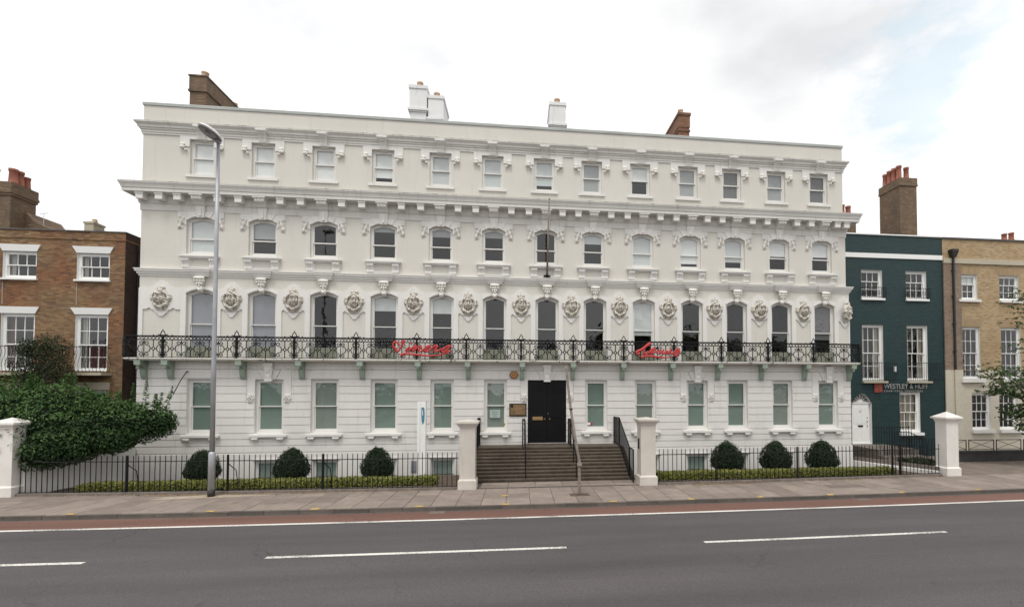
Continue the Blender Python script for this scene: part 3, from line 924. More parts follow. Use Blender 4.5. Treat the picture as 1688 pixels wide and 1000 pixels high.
# main cornice
c = MB()
cornice(c, L0, RS, [(0, 10.12), (.03, 10.125), (.03, 10.36), (.055, 10.38), (.075, 10.43), (.075, 10.69), (.30, 10.705), (.41, 10.705), (.41, 10.82), (.43, 10.835), (.44, 10.88), (.455, 10.93), (.485, 10.99), (.50, 11.02), (.50, 11.045)], 10)
c.build('cornice', 'cornice', B)
c = MB(); cornice(c, L0, RS, [(.497, 11.045), (.50, 11.06), (.48, 11.075), (-.1, 11.14)], 10); c.build('cornice_flashing', 'stain', B)
md = MB(); md.box(-.125, .125, -.355, -.06, 10.45, 10.63); md.box(-.145, .145, -.375, -.06, 10.63, 10.702)
md_me = md.mesh('modillion', 'white')
mids = [-14.17, -13.5, -12.86]
for i in range(12):
    a, b = SEC_X[i], SEC_X[i + 1]; q = (b - a) / 2
    mids += [(a + b) / 2 - q * .33, (a + b) / 2 + q * .33]
mids += [14.02, 14.45]
for x in mids: put('modillion', md_me, B, (x, 0, 0))
# scrolled bracket over each second-floor window with its tapering keystone
cb = MB()
cb.box(-.23, .23, -.40, -.06, 10.65, 10.702)
pr = [(-.06, 10.66), (-.34, 10.66), (-.36, 10.60), (-.345, 10.53), (-.29, 10.49), (-.23, 10.47), (-.19, 10.42), (-.14, 10.36), (-.06, 10.33)]
cb.prism_x(pr, -.18, .18)
for x in (-.12, 0, .12): cb.prism_x([(y - .012, z) for y, z in pr[1:6]] + [(-.2, 10.6)], x - .03, x + .03)
cb.taper(-.135, .135, -.075, 0, 9.90, -.17, .17, -.10, 0, 10.335)
cb.box(-.05, .05, -.112, -.05, 9.95, 10.3)
cb_me = cb.mesh('console', 'white')
for x in SEC_X: put('console', cb_me, B, (x, 0, 0))

# second floor: head surround, carved ears, sill on fluted brackets
def leafy(x, z):
    v = .05 * gauss(x, z, -.02, .12, .10, .10) + .055 * gauss(x, z, .03, -.04, .09, .09) + .05 * gauss(x, z, .07, -.17, .06, .07)
    v += .012 * math.sin(38 * x + 14 * z) + .012 * math.sin(30 * z - 16 * x)
    return max(.006, v)
ear = relief(leafy, .30, .50, 14, 22, lambda x, z: x > -.13 + .38 * max(0, -(z - .05)) and x < .14 and z < .24 and z > -.24)
ear_me = ear.mesh('carved_leaf', 'carvedw', True)
ear2 = MB(); ear2.v = [(-x, y, z) for x, y, z in ear.v]; ear2.f = [f[::-1] for f in ear.f]; ear2.m = ear.m
ear2_me = ear2.mesh('carved_leaf', 'carvedw', True)
fl = MB()
fl.prism_x([(0, 8.30), (-.13, 8.30), (-.13, 8.24), (-.09, 8.16), (-.06, 8.06), (-.075, 7.98), (-.03, 7.93), (0, 7.93)], -.13, .13)
for x in (-.08, 0, .08): fl.prism_x([(-.05, 8.29), (-.148, 8.28), (-.145, 8.22), (-.105, 8.15), (-.078, 8.06), (-.09, 7.99), (-.05, 7.97)], x - .024, x + .024)
fl_me = fl.mesh('sill_bracket', 'white')
for i, x in enumerate(SEC_X):
    w = wid(i, 's'); a = w / 2
    arch = lambda t: 9.79 + .16 * (1 - (t / a) ** 2)
    s_ = MB()
    s_.plate([-a - .30, -a], lambda t: 9.90, lambda t: 10.118, -.03, 0)
    s_.plate([a, a + .30], lambda t: 9.90, lambda t: 10.118, -.03, 0)
    s_.plate([-a - .04] + lin(-a, a, 14)[1:-1] + [a + .04], lambda t: max(9.79, arch(t)), lambda t: 10.118, -.0305, 0)
    for sd in (-1, 1):
        s_.plate([-a - .05, -a + .001] if sd < 0 else [a - .001, a + .05], lambda t: 9.60, lambda t: 9.90, -.028, 0)
    tx = lin(-.46, .46, 14)
    s_.plate(tx, lambda t: max(arch(min(a, abs(t))) + .002, 10.118 - (.46 - abs(t)) * 1.9), lambda t: 10.119, -.052, -.02)
    sur = s_.build('window_surround', 'white', B, (x, 0, 0))
    put('carved_leaf', ear2_me, sur, (-a - .16, -.005, 9.68)); put('carved_leaf', ear_me, sur, (a + .16, -.005, 9.68))
    sl = MB(); sl.box(-.70, .70, -.17, .16, 8.36, 8.41); sl.box(-.66, .66, -.13, .05, 8.31, 8.36); sl.box(-a - .02, a + .02, -.05, .16, 8.41, 8.478)
    sl.box(-.36, .36, -.02, 0, 7.95, 7.99); sl.box(-.36, .36, -.02, 0, 8.26, 8.30); sl.box(-.36, -.32, -.019, 0, 7.99, 8.26); sl.box(.32, .36, -.019, 0, 7.99, 8.26)
    so = sl.build('sill', 'white', B, (x, 0, 0))
    for sd in (-1, 1): put('sill_bracket', fl_me, so, (sd * .49, 0, 0))

# string course with a break forward under each window, and the carved corbel beneath
prof = [(0, 7.60), (.03, 7.605), (.03, 7.65), (.06, 7.67), (.075, 7.70), (.075, 7.74), (.12, 7.77), (.12, 7.83), (.145, 7.84), (.145, 7.875), (0, 7.90)]
c = MB(); cornice(c, L0, R0, prof, 10); c.build('string_course', 'white', B)
sb = MB(); cornice(sb, -.26, .26, [(p * 1.0, z) for p, z in prof], .05, yf=-.085)
sb_me = sb.mesh('string_course_block', 'white')
cap = MB()
cap.taper(-.085, .085, -.13, 0, 7.20, -.14, .14, -.17, 0, 7.60)
cap.taper(-.07, .07, -.10, 0, 7.00, -.09, .09, -.15, 0, 7.21)
cap.box(-.045, .045, -.155, -.05, 7.04, 7.17)
for r_ in range(2):
    for k in range(4):
        cap.ball((-.15 + .1 * k + (.0 if r_ == 0 else 0) , -.17 + .015 * r_, 7.53 - .1 * r_), .05 - .008 * r_, .06, .052, 7, 5)
for k in range(3): cap.ball((-.075 + .075 * k, -.15, 7.32), .04, .05, .05, 7, 5)
cap.ball((0, -.14, 7.24), .05, .05, .045, 7, 5)
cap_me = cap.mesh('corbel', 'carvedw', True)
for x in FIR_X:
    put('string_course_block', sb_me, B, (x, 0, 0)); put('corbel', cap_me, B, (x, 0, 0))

# first floor: white field with arches, shaped panels and head medallions
def T_line(t, edge=.62):
    return 7.14 + (.10 * (1 - (t / edge) ** 2) if abs(t) < edge else 0)
for i, x in enumerate(FIR_X):
    a = wid(i, 'f') / 2
    arch = lambda t: 6.96 + .16 * (1 - (t / a) ** 2)
    s_ = MB(); s_.plate(lin(-a, a, 16), arch, lambda t: T_line(t), -.04, 0, (False, False))
    s_.plate(lin(-a - .02, a + .02, 16), lambda t: 6.97 + .175 * (1 - (t / (a + .02)) ** 2), lambda t: 7.03 + .18 * (1 - (t / (a + .02)) ** 2), -.058, -.03)
    for sd in (-1, 1):
        xa, xb = (-a - .19, -a) if sd < 0 else (a, a + .19)
        s_.plate([xa, xb], lambda t: 4.45, lambda t: T_line(t), -.04, 0)
        s_.plate([xa + .02, xb - .0], lambda t: 4.45, lambda t: 6.98, -.046, -.03) if False else None
    s_.build('window_surround', 'white', B, (x, 0, 0))
edges = [L0] + [v for i, x in enumerate(FIR_X) for v in (x - wid(i, 'f') / 2 - .19, x + wid(i, 'f') / 2 + .19)] + [R0]
MEDX = []
pts_b = [(0, 6.07), (.07, 6.08), (.14, 6.17), (.19, 6.20), (.24, 6.29), (.30, 6.325), (.34, 6.33), (.36, 6.35), (.40, 6.385), (.44, 6.385), (.47, 6.36), (.50, 6.33)]
pts_t = [(0, 7.44), (.06, 7.42), (.11, 7.37), (.17, 7.36), (.20, 7.31), (.24, 7.29), (.28, 7.22), (.36, 7.20), (.39, 7.16), (.40, 7.14), (.6, 7.14)]
def interp(pts, t):
    t = abs(t)
    for (a, za), (b, zb) in zip(pts, pts[1:]):
        if t <= b: return za + (zb - za) * (t - a) / (b - a)
    return pts[-1][1]
for k in range(0, len(edges), 2):
    xa, xb = edges[k], edges[k + 1]
    xc = (xa + xb) / 2
    s_ = MB()
    if k == 0:
        s_.plate([xa, xa + .15], lambda t: 4.45, lambda t: 7.14, -.04, 0); xa += .15; xc = -13.53
    if k == len(edges) - 2:
        s_.plate([xb - .06, xb], lambda t: 4.45, lambda t: 7.14, -.04, 0); xb -= .06; xc = 14.50
    MEDX.append(xc)
    sc = min(1.0, (xb - xa) / 1.0)
    xs = sorted(set([round(v, 4) for v in lin(xa, xb, 40)] + [round(min(max(xc + q, xa), xb), 4) for q in [s_ * p[0] for p in pts_t + pts_b for s_ in (-1, 1)]]))
    s_.plate(xs, lambda t: interp(pts_b, (t - xc) / max(.8, sc)), lambda t: interp(pts_t, t - xc), -.042, 0, (True, True))
    s_.build('panel_surround', 'white', B)

def make_head(seed, turn):
    rr = random.Random(seed)
    def fn(x, z):
        u = x - turn * .05
        d = .035 * max(0, 1 - (x / .30) ** 2 - ((z + .02) / .46) ** 2)
        ring = abs(math.hypot(x / .25, (z + .06) / .27) - 1)
        d += .055 * math.exp(-(ring / .14) ** 2)                                   # oval frame
        d += .12 * math.sqrt(max(0, 1 - (u / .145) ** 2 - ((z + .03) / .20) ** 2)) # head
        d += .05 * gauss(x, z, turn * .10, -.05, .030, .055)                       # nose
        d -= .035 * gauss(x, z, turn * .07 - .05, -.005, .026, .020) + .035 * gauss(x, z, turn * .07 + .055, -.005, .026, .020)  # eyes
        d -= .02 * gauss(x, z, turn * .08, -.125, .05, .012)
        d += .08 * gauss(u, z, -turn * .02, .12, .17, .055)                        # helmet brim
        d += .06 * gauss(x, z, 0, .27, .07, .10) + .045 * gauss(x, z, .08, .31, .04, .06) + .045 * gauss(x, z, -.08, .31, .04, .06)
        d += .055 * gauss(x, z, -.275, -.05, .05, .05) + .055 * gauss(x, z, .275, -.05, .05, .05)
        d += .035 * gauss(x, z, -.25, .06, .04, .04) + .035 * gauss(x, z, .25, .06, .04, .04)
        d += .06 * gauss(x, z, 0, -.38, .06, .07) + .05 * gauss(x, z, -.14, -.27, .07, .05) + .05 * gauss(x, z, .14, -.27, .07, .05)
        d += .05 * gauss(u, z, -.16, -.10, .05, .12) + .05 * gauss(u, z, .16, -.10, .05, .12)       # hair
        d += .016 * math.sin(60 * x * (1 + .3 * turn) + 30 * z + seed) * math.sin(42 * z - 20 * x + 2 * seed)
        return max(.004, d)
    def inside(x, z):
        if math.hypot(x / .27, (z + .05) / .30) < 1: return True
        if abs(x) < .13 and .1 < z < .40 - abs(x) * .6: return True
        if math.hypot((abs(x) - .27) / .075, (z + .03) / .13) < 1: return True
        return abs(x) < .14 + (z + .45) * .5 and -.46 < z < -.2
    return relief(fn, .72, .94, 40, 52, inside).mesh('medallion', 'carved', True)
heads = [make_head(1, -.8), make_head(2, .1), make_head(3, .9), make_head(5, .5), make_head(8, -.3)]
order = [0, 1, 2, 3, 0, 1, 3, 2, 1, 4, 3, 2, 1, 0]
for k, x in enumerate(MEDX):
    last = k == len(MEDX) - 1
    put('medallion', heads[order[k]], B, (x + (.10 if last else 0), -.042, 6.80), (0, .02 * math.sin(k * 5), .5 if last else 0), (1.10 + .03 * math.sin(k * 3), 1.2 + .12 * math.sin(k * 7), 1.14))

# top floor surrounds, ears and keystones
er = MB()
er.ball((-.05, -.05, .0), .11, .07, .06, 9, 6); er.ball((.07, -.04, -.10), .055, .05, .045, 8, 5); er.ball((-.04, -.055, .10), .09, .045, .07, 8, 5)
er.ball((-.10, -.07, -.02), .04, .05, .035, 7, 5)
er_l = er.mesh('carved_scroll', 'carvedw', True)
er2 = MB(); er2.v = [(-x, y, z) for x, y, z in er.v]; er2.f = [f[::-1] for f in er.f]; er2.m = er.m
er_r = er2.mesh('carved_scroll', 'carvedw', True)
ks = MB()
ks.prism_x([(0, 12.93), (-.11, 12.93), (-.12, 13.06), (-.17, 13.18), (-.24, 13.25), (-.25, 13.28), (0, 13.28)], -.14, .14)
ks.taper(-.15, .15, -.27, 0, 13.28, -.185, .185, -.31, 0, 13.33); ks.box(-.185, .185, -.31, 0, 13.33, 13.40)
for x in (-.08, 0, .08): ks.prism_x([(-.05, 12.97), (-.126, 12.97), (-.136, 13.06), (-.188, 13.18), (-.256, 13.24), (-.05, 13.24)], x - .022, x + .022)
ks.prism_y([(-.2, 12.955), (-.12, 12.925), (0, 12.91), (.12, 12.925), (.2, 12.955)], -.05, .12)
ks_me = ks.mesh('keystone', 'white')
for x in TOP_X:
    s_ = MB()
    s_.box(-.78, .78, -.033, 0, 12.953, 13.062)
    s_.box(-.78, -.44, -.032, 0, 12.66, 12.953); s_.box(.44, .78, -.032, 0, 12.66, 12.953)
    sur = s_.build('window_surround', 'white', B, (x, 0, 0))
    put('carved_scroll', er_l, sur, (-.63, -.02, 12.62)); put('carved_scroll', er_r, sur, (.63, -.02, 12.62))
    put('keystone', ks_me, B, (x, 0, 0))
    s_ = MB(); s_.box(-.56, .56, -.06, .16, 11.47, 11.568); s_.build('sill', 'white', B, (x, 0, 0))

# windows
TB = [('blind_white', 1), ('blind_white', .96), ('blind_white', .95), ('blind_white', .80), ('blind_light', .95), ('blind_light', .93), ('blind_light', .80), ('blind_mid', .92), ('blind_white', .48), ('blind_mid', 1), ('blind_dark', 1), ('blind_mid', 1), ('blind_dark', .97)]
SB = [('blind_light', 1), ('blind_mid', .5), None, ('blind_mid', .16), ('blind_mid', .25), ('blind_mid', .22), None, ('blind_light', .30), ('blind_light', 1), ('blind_white', .84), ('blind_light', .74), ('blind_white', .5), ('blind_white', .48)]
FB = [('reflected_sky', 1), ('reflected_sky', 1), None, ('blind_light', .27), ('blind_light', .30), None, None, None, ('blind_light', .66), None, None, None, ('blind_dark', .70)]  # first, second and ninth sheets paint sky reflected in the glass
for i, x in enumerate(TOP_X):
    window(B, x, .10, 11.572, .875, 1.376, blind=TB[i])
for i, x in enumerate(SEC_X):
    window(B, x, .10, 8.482, wid(i, 's'), 1.308, rise=.16, blind=SB[i], split=.47)
for i, x in enumerate(FIR_X):
    w = wid(i, 'f')
    window(B, x, .10, 4.80, w, 2.16, rise=.16, blind=FB[i], split=.46, sw=.035)
    ap = MB()
    ap.box(-w / 2, w / 2, .07, .085, 4.46, 4.93)
    for k in range(8):
        xx = -w / 2 + w * (k + .5) / 8
        ap.box(xx - w / 22, xx + w / 22, .055, .07, 4.50, 4.90)
    ap.build('apron_panel', 'apron', B, (x, 0, 0))
for i, x in enumerate(GND_X):
    if i == 6: continue
    w = wid(i, 'gnd')
    window(B, x, .10, 1.585, w, 2.08, blind=(('film', 'film3', 'film')[(i * 5) % 3], (.995, .995, .985)[i % 3]), gl='frost', split=.50, fw=.085, sw=.04)
for x, w in BASE_W:
    window(B, x, .04, -.655, w, 1.17, blind=('film2' if x < -3 or x > 6 else 'film', .995), gl='frost', split=.40, fw=.06, sw=.035, name='basement_window')

# ground floor: rusticated courses between the openings
zs = [4.05, 3.69, 3.40, 3.11, 2.79, 2.49, 2.19, 1.89, 1.585, 1.35, 1.10, .835]
KEY = (1, 6, 9, 12)
for k in range(len(zs) - 1):
    z1, z0 = zs[k] - .011, zs[k + 1] + .011
    segs, cur = [], L0
    for i, x in enumerate(GND_X):
        a = wid(i, 'gnd') / 2
        ex = a
        if i in KEY and z0 > 2.75: ex = a + .30
        full = (z0 > 3.6 and i not in KEY) or (z1 < 1.6 and i != 6) or (i == 6 and z1 < 1.06)
        if full: continue
        segs.append((cur, x - ex)); cur = x + ex
    segs.append((cur, R0))
    for xa, xb in segs:
        if xb - xa < .05: continue
        q = MB()
        q.taper(xa, xb, -.018, 0, z0, xa, xb, -.034, 0, z0 + .012)
        q.box(xa, xb, -.034, 0, z0 + .012, z1)
        q.build('course', 'white_gf', B)
c = MB(); cornice(c, L0, R0, [(0, 4.05), (.03, 4.06), (.045, 4.08), (.045, 4.10), (.02, 4.11), (.02, 4.30), (.06, 4.33), (.06, 4.37)], 10); c.build('frieze', 'white_gf', B)
ro = relief(lambda x, z: .03 + .045 * abs(math.sin(3 * math.atan2(z, x) + .5)) * max(0, 1 - math.hypot(x / .14, z / .21)) + .015 * math.sin(55 * x) * math.sin(45 * z), .28, .42, 16, 22,
            lambda x, z: math.hypot(x / .135, z / (.20)) < .86 + .16 * math.cos(6 * math.atan2(z, x)))
ro_me = ro.mesh('carved_rosette', 'carvedw', True)
gk = MB()
gk.taper(-.11, .11, -.10, 0, 3.66, -.15, .15, -.15, 0, 4.18)
gk.box(-.17, .17, -.18, 0, 4.18, 4.30)
gk.prism_x([(-.05, 3.70), (-.125, 3.70), (-.14, 3.80), (-.12, 3.88), (-.15, 4.0), (-.17, 4.12), (-.05, 4.12)], -.07, .07)
gk.box(-.14, .14, -.13, .0, 3.60, 3.66)
gk_me = gk.mesh('keystone', 'white')
for i in KEY:
    x = GND_X[i]; a = wid(i, 'gnd') / 2
    s_ = MB()
    for sd in (-1, 1):
        xa, xb = (-a - .288, -a) if sd < 0 else (a, a + .288)
        s_.box(xa, xb, -.034, 0, 2.80, 3.70)
        tz = 4.036
        inn = .22
        q = [(sd * (a + .288), 3.70), (sd * (a + .288), tz), (sd * .43, tz), (sd * .245, 3.675), (sd * a, 3.675)]
        if sd < 0: q = q[::-1]
        s_.prism_y([(p[0], p[1]) for p in q], -.0335, 0)
    s_.prism_y([(-.225, 3.675), (.225, 3.675), (.41, tz), (-.41, tz)], -.05, 0)
    s_.box(-a, a, -.03, .0, 3.668, 3.6752) if i != 6 else None
    s_.build('window_surround' if i != 6 else 'door_surround', 'white_gf', B, (x, 0, 0))
    put('keystone', gk_me, B, (x, -.03, 0), None, (1, 1, 1))
    for sd in (-1, 1): put('carved_rosette', ro_me, B, (x + sd * (a + .15), -.034, 2.93))
cs = MB(); cs.box(-.12, .12, -.15, 0, 1.37, 1.43); cs.taper(-.08, .08, -.07, 0, 1.27, -.10, .10, -.13, 0, 1.37)
for x in (-.06, .0, .06): cs.ball((x, -.12, 1.36), .03, .05, .045, 6, 4)
cs_me = cs.mesh('sill_bracket', 'white')
for i, x in enumerate(GND_X):
    if i == 6: continue
    a = wid(i, 'gnd') / 2
    s_ = MB(); s_.box(-a - .17, a + .17, -.16, .16, 1.45, 1.535); s_.box(-a - .13, a + .13, -.12, .1, 1.43, 1.45); s_.box(-a, a, -.05, .2, 1.535, 1.583)
    so = s_.build('sill', 'white', B, (x, 0, 0))
    for sd in (-1, 1): put('sill_bracket', cs_me, so, (sd * (a - .06), 0, 0))
for x, w in BASE_W:
    s_ = MB(); s_.box(-w / 2 - .06, w / 2 + .06, -.10, .1, -.74, -.66); s_.box(-w / 2 - .05, w / 2 + .05, -.085, -.045, .53, .60)
    s_.build('sill', 'white', B, (x, 0, 0))
# vent grille low on the wall
v = MB(); v.box(-.11, .11, -.075, -.05, -.02, .46)
for k in range(9): v.box(-.10, .10, -.095, -.07, .0 + k * .05, .025 + k * .05)
v.build('vent_grille', 'galv', B, (-4.14, 0, 0))

# front door: two black panelled leaves
door = MB(); door.box(-.80, .80, .13, .16, 1.07, 3.67); dr = door.build('door', 'black', B, (1.18, 0, 0))
for sd in (-1, 1):
    lf = MB()
    xa, xb = (-.785, -.012) if sd < 0 else (.012, .785)
    lf.box(xa, xb, .085, .13, 1.09, 3.655)
    for (za, zb) in ((1.20, 1.86), (1.98, 2.18), (2.30, 3.02), (3.14, 3.50)):
        p, q = xa + .14, xb - .12
        lf.box(p, q, .073, .086, za, za + .025); lf.box(p, q, .073, .086, zb - .025, zb)
        lf.box(p, p + .025, .074, .086, za, zb); lf.box(q - .025, q, .074, .086, za, zb)
        lf.taper(p + .05, q - .05, .085, .086, za + .05, p + .05, q - .05, .076, .086, zb - .05)
    lf.build('door_leaf', 'black', dr)
k = MB(); k.box(-.60, -.18, .055, .075, 2.02, 2.16); k.box(-.565, -.215, .048, .06, 2.05, 2.13); k.build('letter_plate', 'brass', dr)
for (x, z, r_) in ((-.10, 2.06, .03), (.11, 2.06, .03), (.04, 2.28, .02)):
    k = MB(); k.ball((x, .05, z), r_, r_, r_, 8, 6); k.box(x - .01, x + .01, .05, .09, z - .01, z + .01); k.build('door_knob', 'brass', dr, smooth=True)
k = MB(); k.box(-.85, .85, -.12, .2, 1.0, 1.068); k.build('door_step', 'step', B, (1.18, 0, 0))

# chimneys
def chimney(parent, x0, x1, y0, y1, z0, z1, mat, bands, pots, potmat, cap='stoneband', name='chimney'):
    c = MB(); c.box(x0, x1, y0, y1, z0, z1)
    for (za, zb, p) in bands: c.box(x0 - p, x1 + p, y0 - p, y1 + p, za, zb)
    o = c.build(name, mat, parent)
    f = MB(); f.taper(x0 + .04, x1 - .04, y0 + .04, y1 - .04, z1 - .001, x0 + .12, x1 - .12, y0 + .12, y1 - .12, z1 + .07); f.build('flaunching', cap, o)
    for k, (px, py, h, r_) in enumerate(pots):
        p = MB(); p.lathe([(r_ * 1.08, 0), (r_ * 1.08, .05), (r_, .06), (r_ * .86, h * .8), (r_ * 1.0, h * .84), (r_ * 1.02, h), (r_ * .8, h), (r_ * .78, h * .7)], 0, 0, 12)
        p.build('chimney_pot', potmat, o, (px, py, z1 + .03), smooth=True)
    return o
chimney(B, -13.98, -13.33, 2.0, 6.2, 13.85, 16.72, 'brickK', [(16.0, 16.08, .05), (16.08, 16.72, .02), (16.66, 16.72, .05)], [(-13.62, 2.4, .34, .15), (-13.62, 4.6, .3, .13)], 'potc')
chimney(B, -5.08, -4.36, 3.0, 4.0, 13.85, 17.55, 'chimw', [(16.30, 16.36, .05), (16.36, 16.46, .10), (16.46, 17.40, .035), (17.40, 17.55, .07)], [(-4.72, 3.4, .36, .15)], 'potc', 'chimw')
chimney(B, -4.24, -3.60, 3.05, 4.6, 13.85, 17.15, 'chimw', [(15.92, 15.98, .05), (15.98, 16.08, .10), (16.08, 17.0, .035), (17.0, 17.15, .07)], [(-3.95, 3.5, .36, .15)], 'potc', 'chimw')
chimney(B, 1.50, 2.20, 3.0, 4.6, 13.85, 17.2, 'chimw', [(16.0, 16.06, .05), (16.06, 16.16, .10), (16.16, 17.05, .035), (17.05, 17.2, .07)], [(1.85, 3.4, .36, .15)], 'potc', 'chimw')
chimney(B, 7.92, 8.46, 3.0, 5.0, 13.85, 17.12, 'brickR', [(16.2, 16.27, .04), (16.4, 17.12, .03), (17.0, 17.12, .07)], [(8.15, 3.4, .34, .14)], 'potc')

# balcony
bal = MB()
cornice(bal, L0 - .02, R0 + .02, [(.34, 4.37), (.42, 4.372), (.44, 4.39), (.47, 4.40), (.49, 4.415), (.49, 4.455)], .0)
bal.box(L0 - .4, R0 + .15, -.46, -.0, 4.345, 4.375) if False else None
bal.quad((L0 - .36, -.36, 4.37), (R0 + .36, -.36, 4.37), (R0 + .36, 0, 4.37), (L0 - .36, 0, 4.37))
bal.quad((L0 - .51, -.49, 4.455), (R0 + .51, -.49, 4.455), (R0 + .51, 0, 4.46), (L0 - .51, 0, 4.46))
BALX0, BALX1 = L0 - .13, R0 + .12
bal = MB()
def slab_ring(p, z): return [(BALX0 - p, 0.0, z), (BALX0 - p, -.49 - p, z), (BALX1 + p, -.49 - p, z), (BALX1 + p, 0.0, z)]
vs = []
pf = [(-.12, 4.365), (-.04, 4.365), (-.03, 4.385), (-.005, 4.395), (-.005, 4.41), (.015, 4.415), (.015, 4.455), (-.02, 4.462)]
for p, z in pf: vs += slab_ring(p, z)
fs = [(0, 3, 2, 1)]
for i in range(len(pf) - 1):
    for k in range(3): fs.append((4 * i + k, 4 * i + k + 1, 4 * i + k + 5, 4 * i + k + 4))
e_ = 4 * (len(pf) - 1); fs.append((e_, e_ + 1, e_ + 2, e_ + 3))
bal.add(vs, fs)
balcony = bal.build('balcony', 'slabedge', B)

def rail_unit():
    m = MB(); r_ = .0165
    U = .62
    m.tube([(.045 * math.cos(a), 0, .34 + .055 * math.sin(a)) for a in [2 * math.pi * k / 12 for k in range(12)]], r_, 4, closed=True)
    m.tube([(0, 0, .03), (0, 0, .285)], r_, 4); m.tube([(0, 0, .395), (0, 0, .655)], r_, 4)
    m.tube([(U / 2, 0, .03), (U / 2, 0, .655)], r_, 4)
    m.ball((U / 2, 0, .60), .022, .022, .05, 6, 4); m.ball((U / 2, 0, .09), .022, .022, .05, 6, 4)
    for sx in (-1, 1):
        m.tube([(sx * .045, 0, .34), (sx * .105, 0, .34)], r_ * 1.2, 4)
        for sz in (-1, 1):
            pts = [(.10, 0), (.118, .04), (.12, .07), (.135, .10), (.175, .122)]
            cx_, cz_ = .205, .205
            for k in range(13):
                a = -math.pi / 2 + .35 + k * .60
                rr = .082 * (1 - k / 15)
                pts.append((cx_ + rr * math.cos(a), cz_ + rr * math.sin(a)))
            m.tube([(sx * px, 0, .34 + sz * pz) for px, pz in pts], r_, 4)
            m.tube([(sx * .285, 0, .34 + sz * .23), (sx * .31, 0, .34 + sz * .24)], r_, 4)
    for k in range(5):
        cx_ = -U / 2 + U * (k + .5) / 5
        m.tube([(cx_ + .054 * math.cos(a), 0, .728 + .054 * math.sin(a)) for a in [2 * math.pi * j / 10 for j in range(10)]], .0125, 4, closed=True)
    m.box(-U / 2, U / 2, -.014, .014, .652, .672)
    m.box(-U / 2, U / 2, -.014, .014, .02, .042)
    m.box(-U / 2, U / 2, -.026, .026, .786, .832)
    m.ball((0, 0, .845), .02, .02, .025, 6, 4)
    for fx in (0, U / 2): m.box(fx - .01, fx + .01, -.01, .01, 0, .03)
    return m.mesh('railing_panel', 'iron')
ru = rail_unit()
pm = MB()
pm.box(-.035, .035, -.03, .03, 0, .80)
pm.box(-.05, .05, -.05, .05, .1, .16); pm.box(-.045, .045, -.045, .045, .36, .44); pm.box(-.05, .05, -.05, .05, .62, .68); pm.box(-.05, .05, -.05, .05, 0, .05)
for sd in (-1, 1): pm.tube([(sd * .09, 0, .04), (sd * .09, 0, .655)], .011, 4)
pm_me = pm.mesh('railing_post', 'iron')
fi = MB()
fi.tube([(-.13, 0, .84), (-.08, 0, .87), (-.062, 0, .93), (-.04, 0, .98), (0, 0, 1.02), (.04, 0, .98), (.062, 0, .93), (.08, 0, .87), (.13, 0, .84)], .018, 5)
fi.tube([(-.16, 0, .86), (-.10, 0, .84), (0, 0, .845), (.10, 0, .84), (.16, 0, .86)], .016, 5)
fi.ball((0, 0, 1.04), .018, .018, .028, 6, 4); fi.ball((-.16, 0, .865), .02, .02, .02, 6, 4); fi.ball((.16, 0, .865), .02, .02, .02, 6, 4)
fi_me = fi.mesh('finial', 'iron')
FIN = [-13.16, -10.60, -8.54, -6.28, -3.99, -2.07, .10, 2.22, 4.32, 6.47, 8.54, 10.63, 12.71]
stops = [BALX0 + .02] + FIN + [BALX1 - .02]
RY, RZ = -.46, 4.455
for a, b in zip(stops, stops[1:]):
    n = max(1, round((b - a) / .62)); w = (b - a) / n
    for k in range(n): put('railing_panel', ru, balcony, (a + w * (k + .5), RY, RZ), None, (w / .62, 1, 1))
for x in FIN:
    put('railing_post', pm_me, balcony, (x, RY, RZ)); put('finial', fi_me, balcony, (x, RY, RZ))
for x in (BALX0 + .02, BALX1 - .02):
    put('railing_post', pm_me, balcony, (x, RY, RZ))
    put('railing_panel', ru, balcony, (x, RY + .23, RZ), (0, 0, R(90)), (.46 / .62, 1, 1))
br = MB()
br.prism_x([(0, 0), (-.46, 0), (-.46, -.17), (-.42, -.21), (-.34, -.22), (-.27, -.25), (-.21, -.33), (-.19, -.45), (-.16, -.58), (-.11, -.68), (-.04, -.70), (0, -.70)], -.088, .088)
br.box(-.112, .112, -.475, 0, -.05, 0.0)
br.box(-.106, .106, -.468, -.30, -.17, -.05)
br.lathe([(.03, -.30), (.055, -.27), (.04, -.24), (.07, -.22), (.07, -.17)], 0, -.39, 8)
br_me = br.mesh('balcony_bracket', 'green')
for x in [-14.02, -13.1, -10.54, -8.4, -6.14, -3.95, -2.02, .15, 2.23, 4.33, 6.44, 8.52, 10.5, 12.5, 14.62]:
    put('balcony_bracket', br_me, balcony, (x, 0, 4.365))

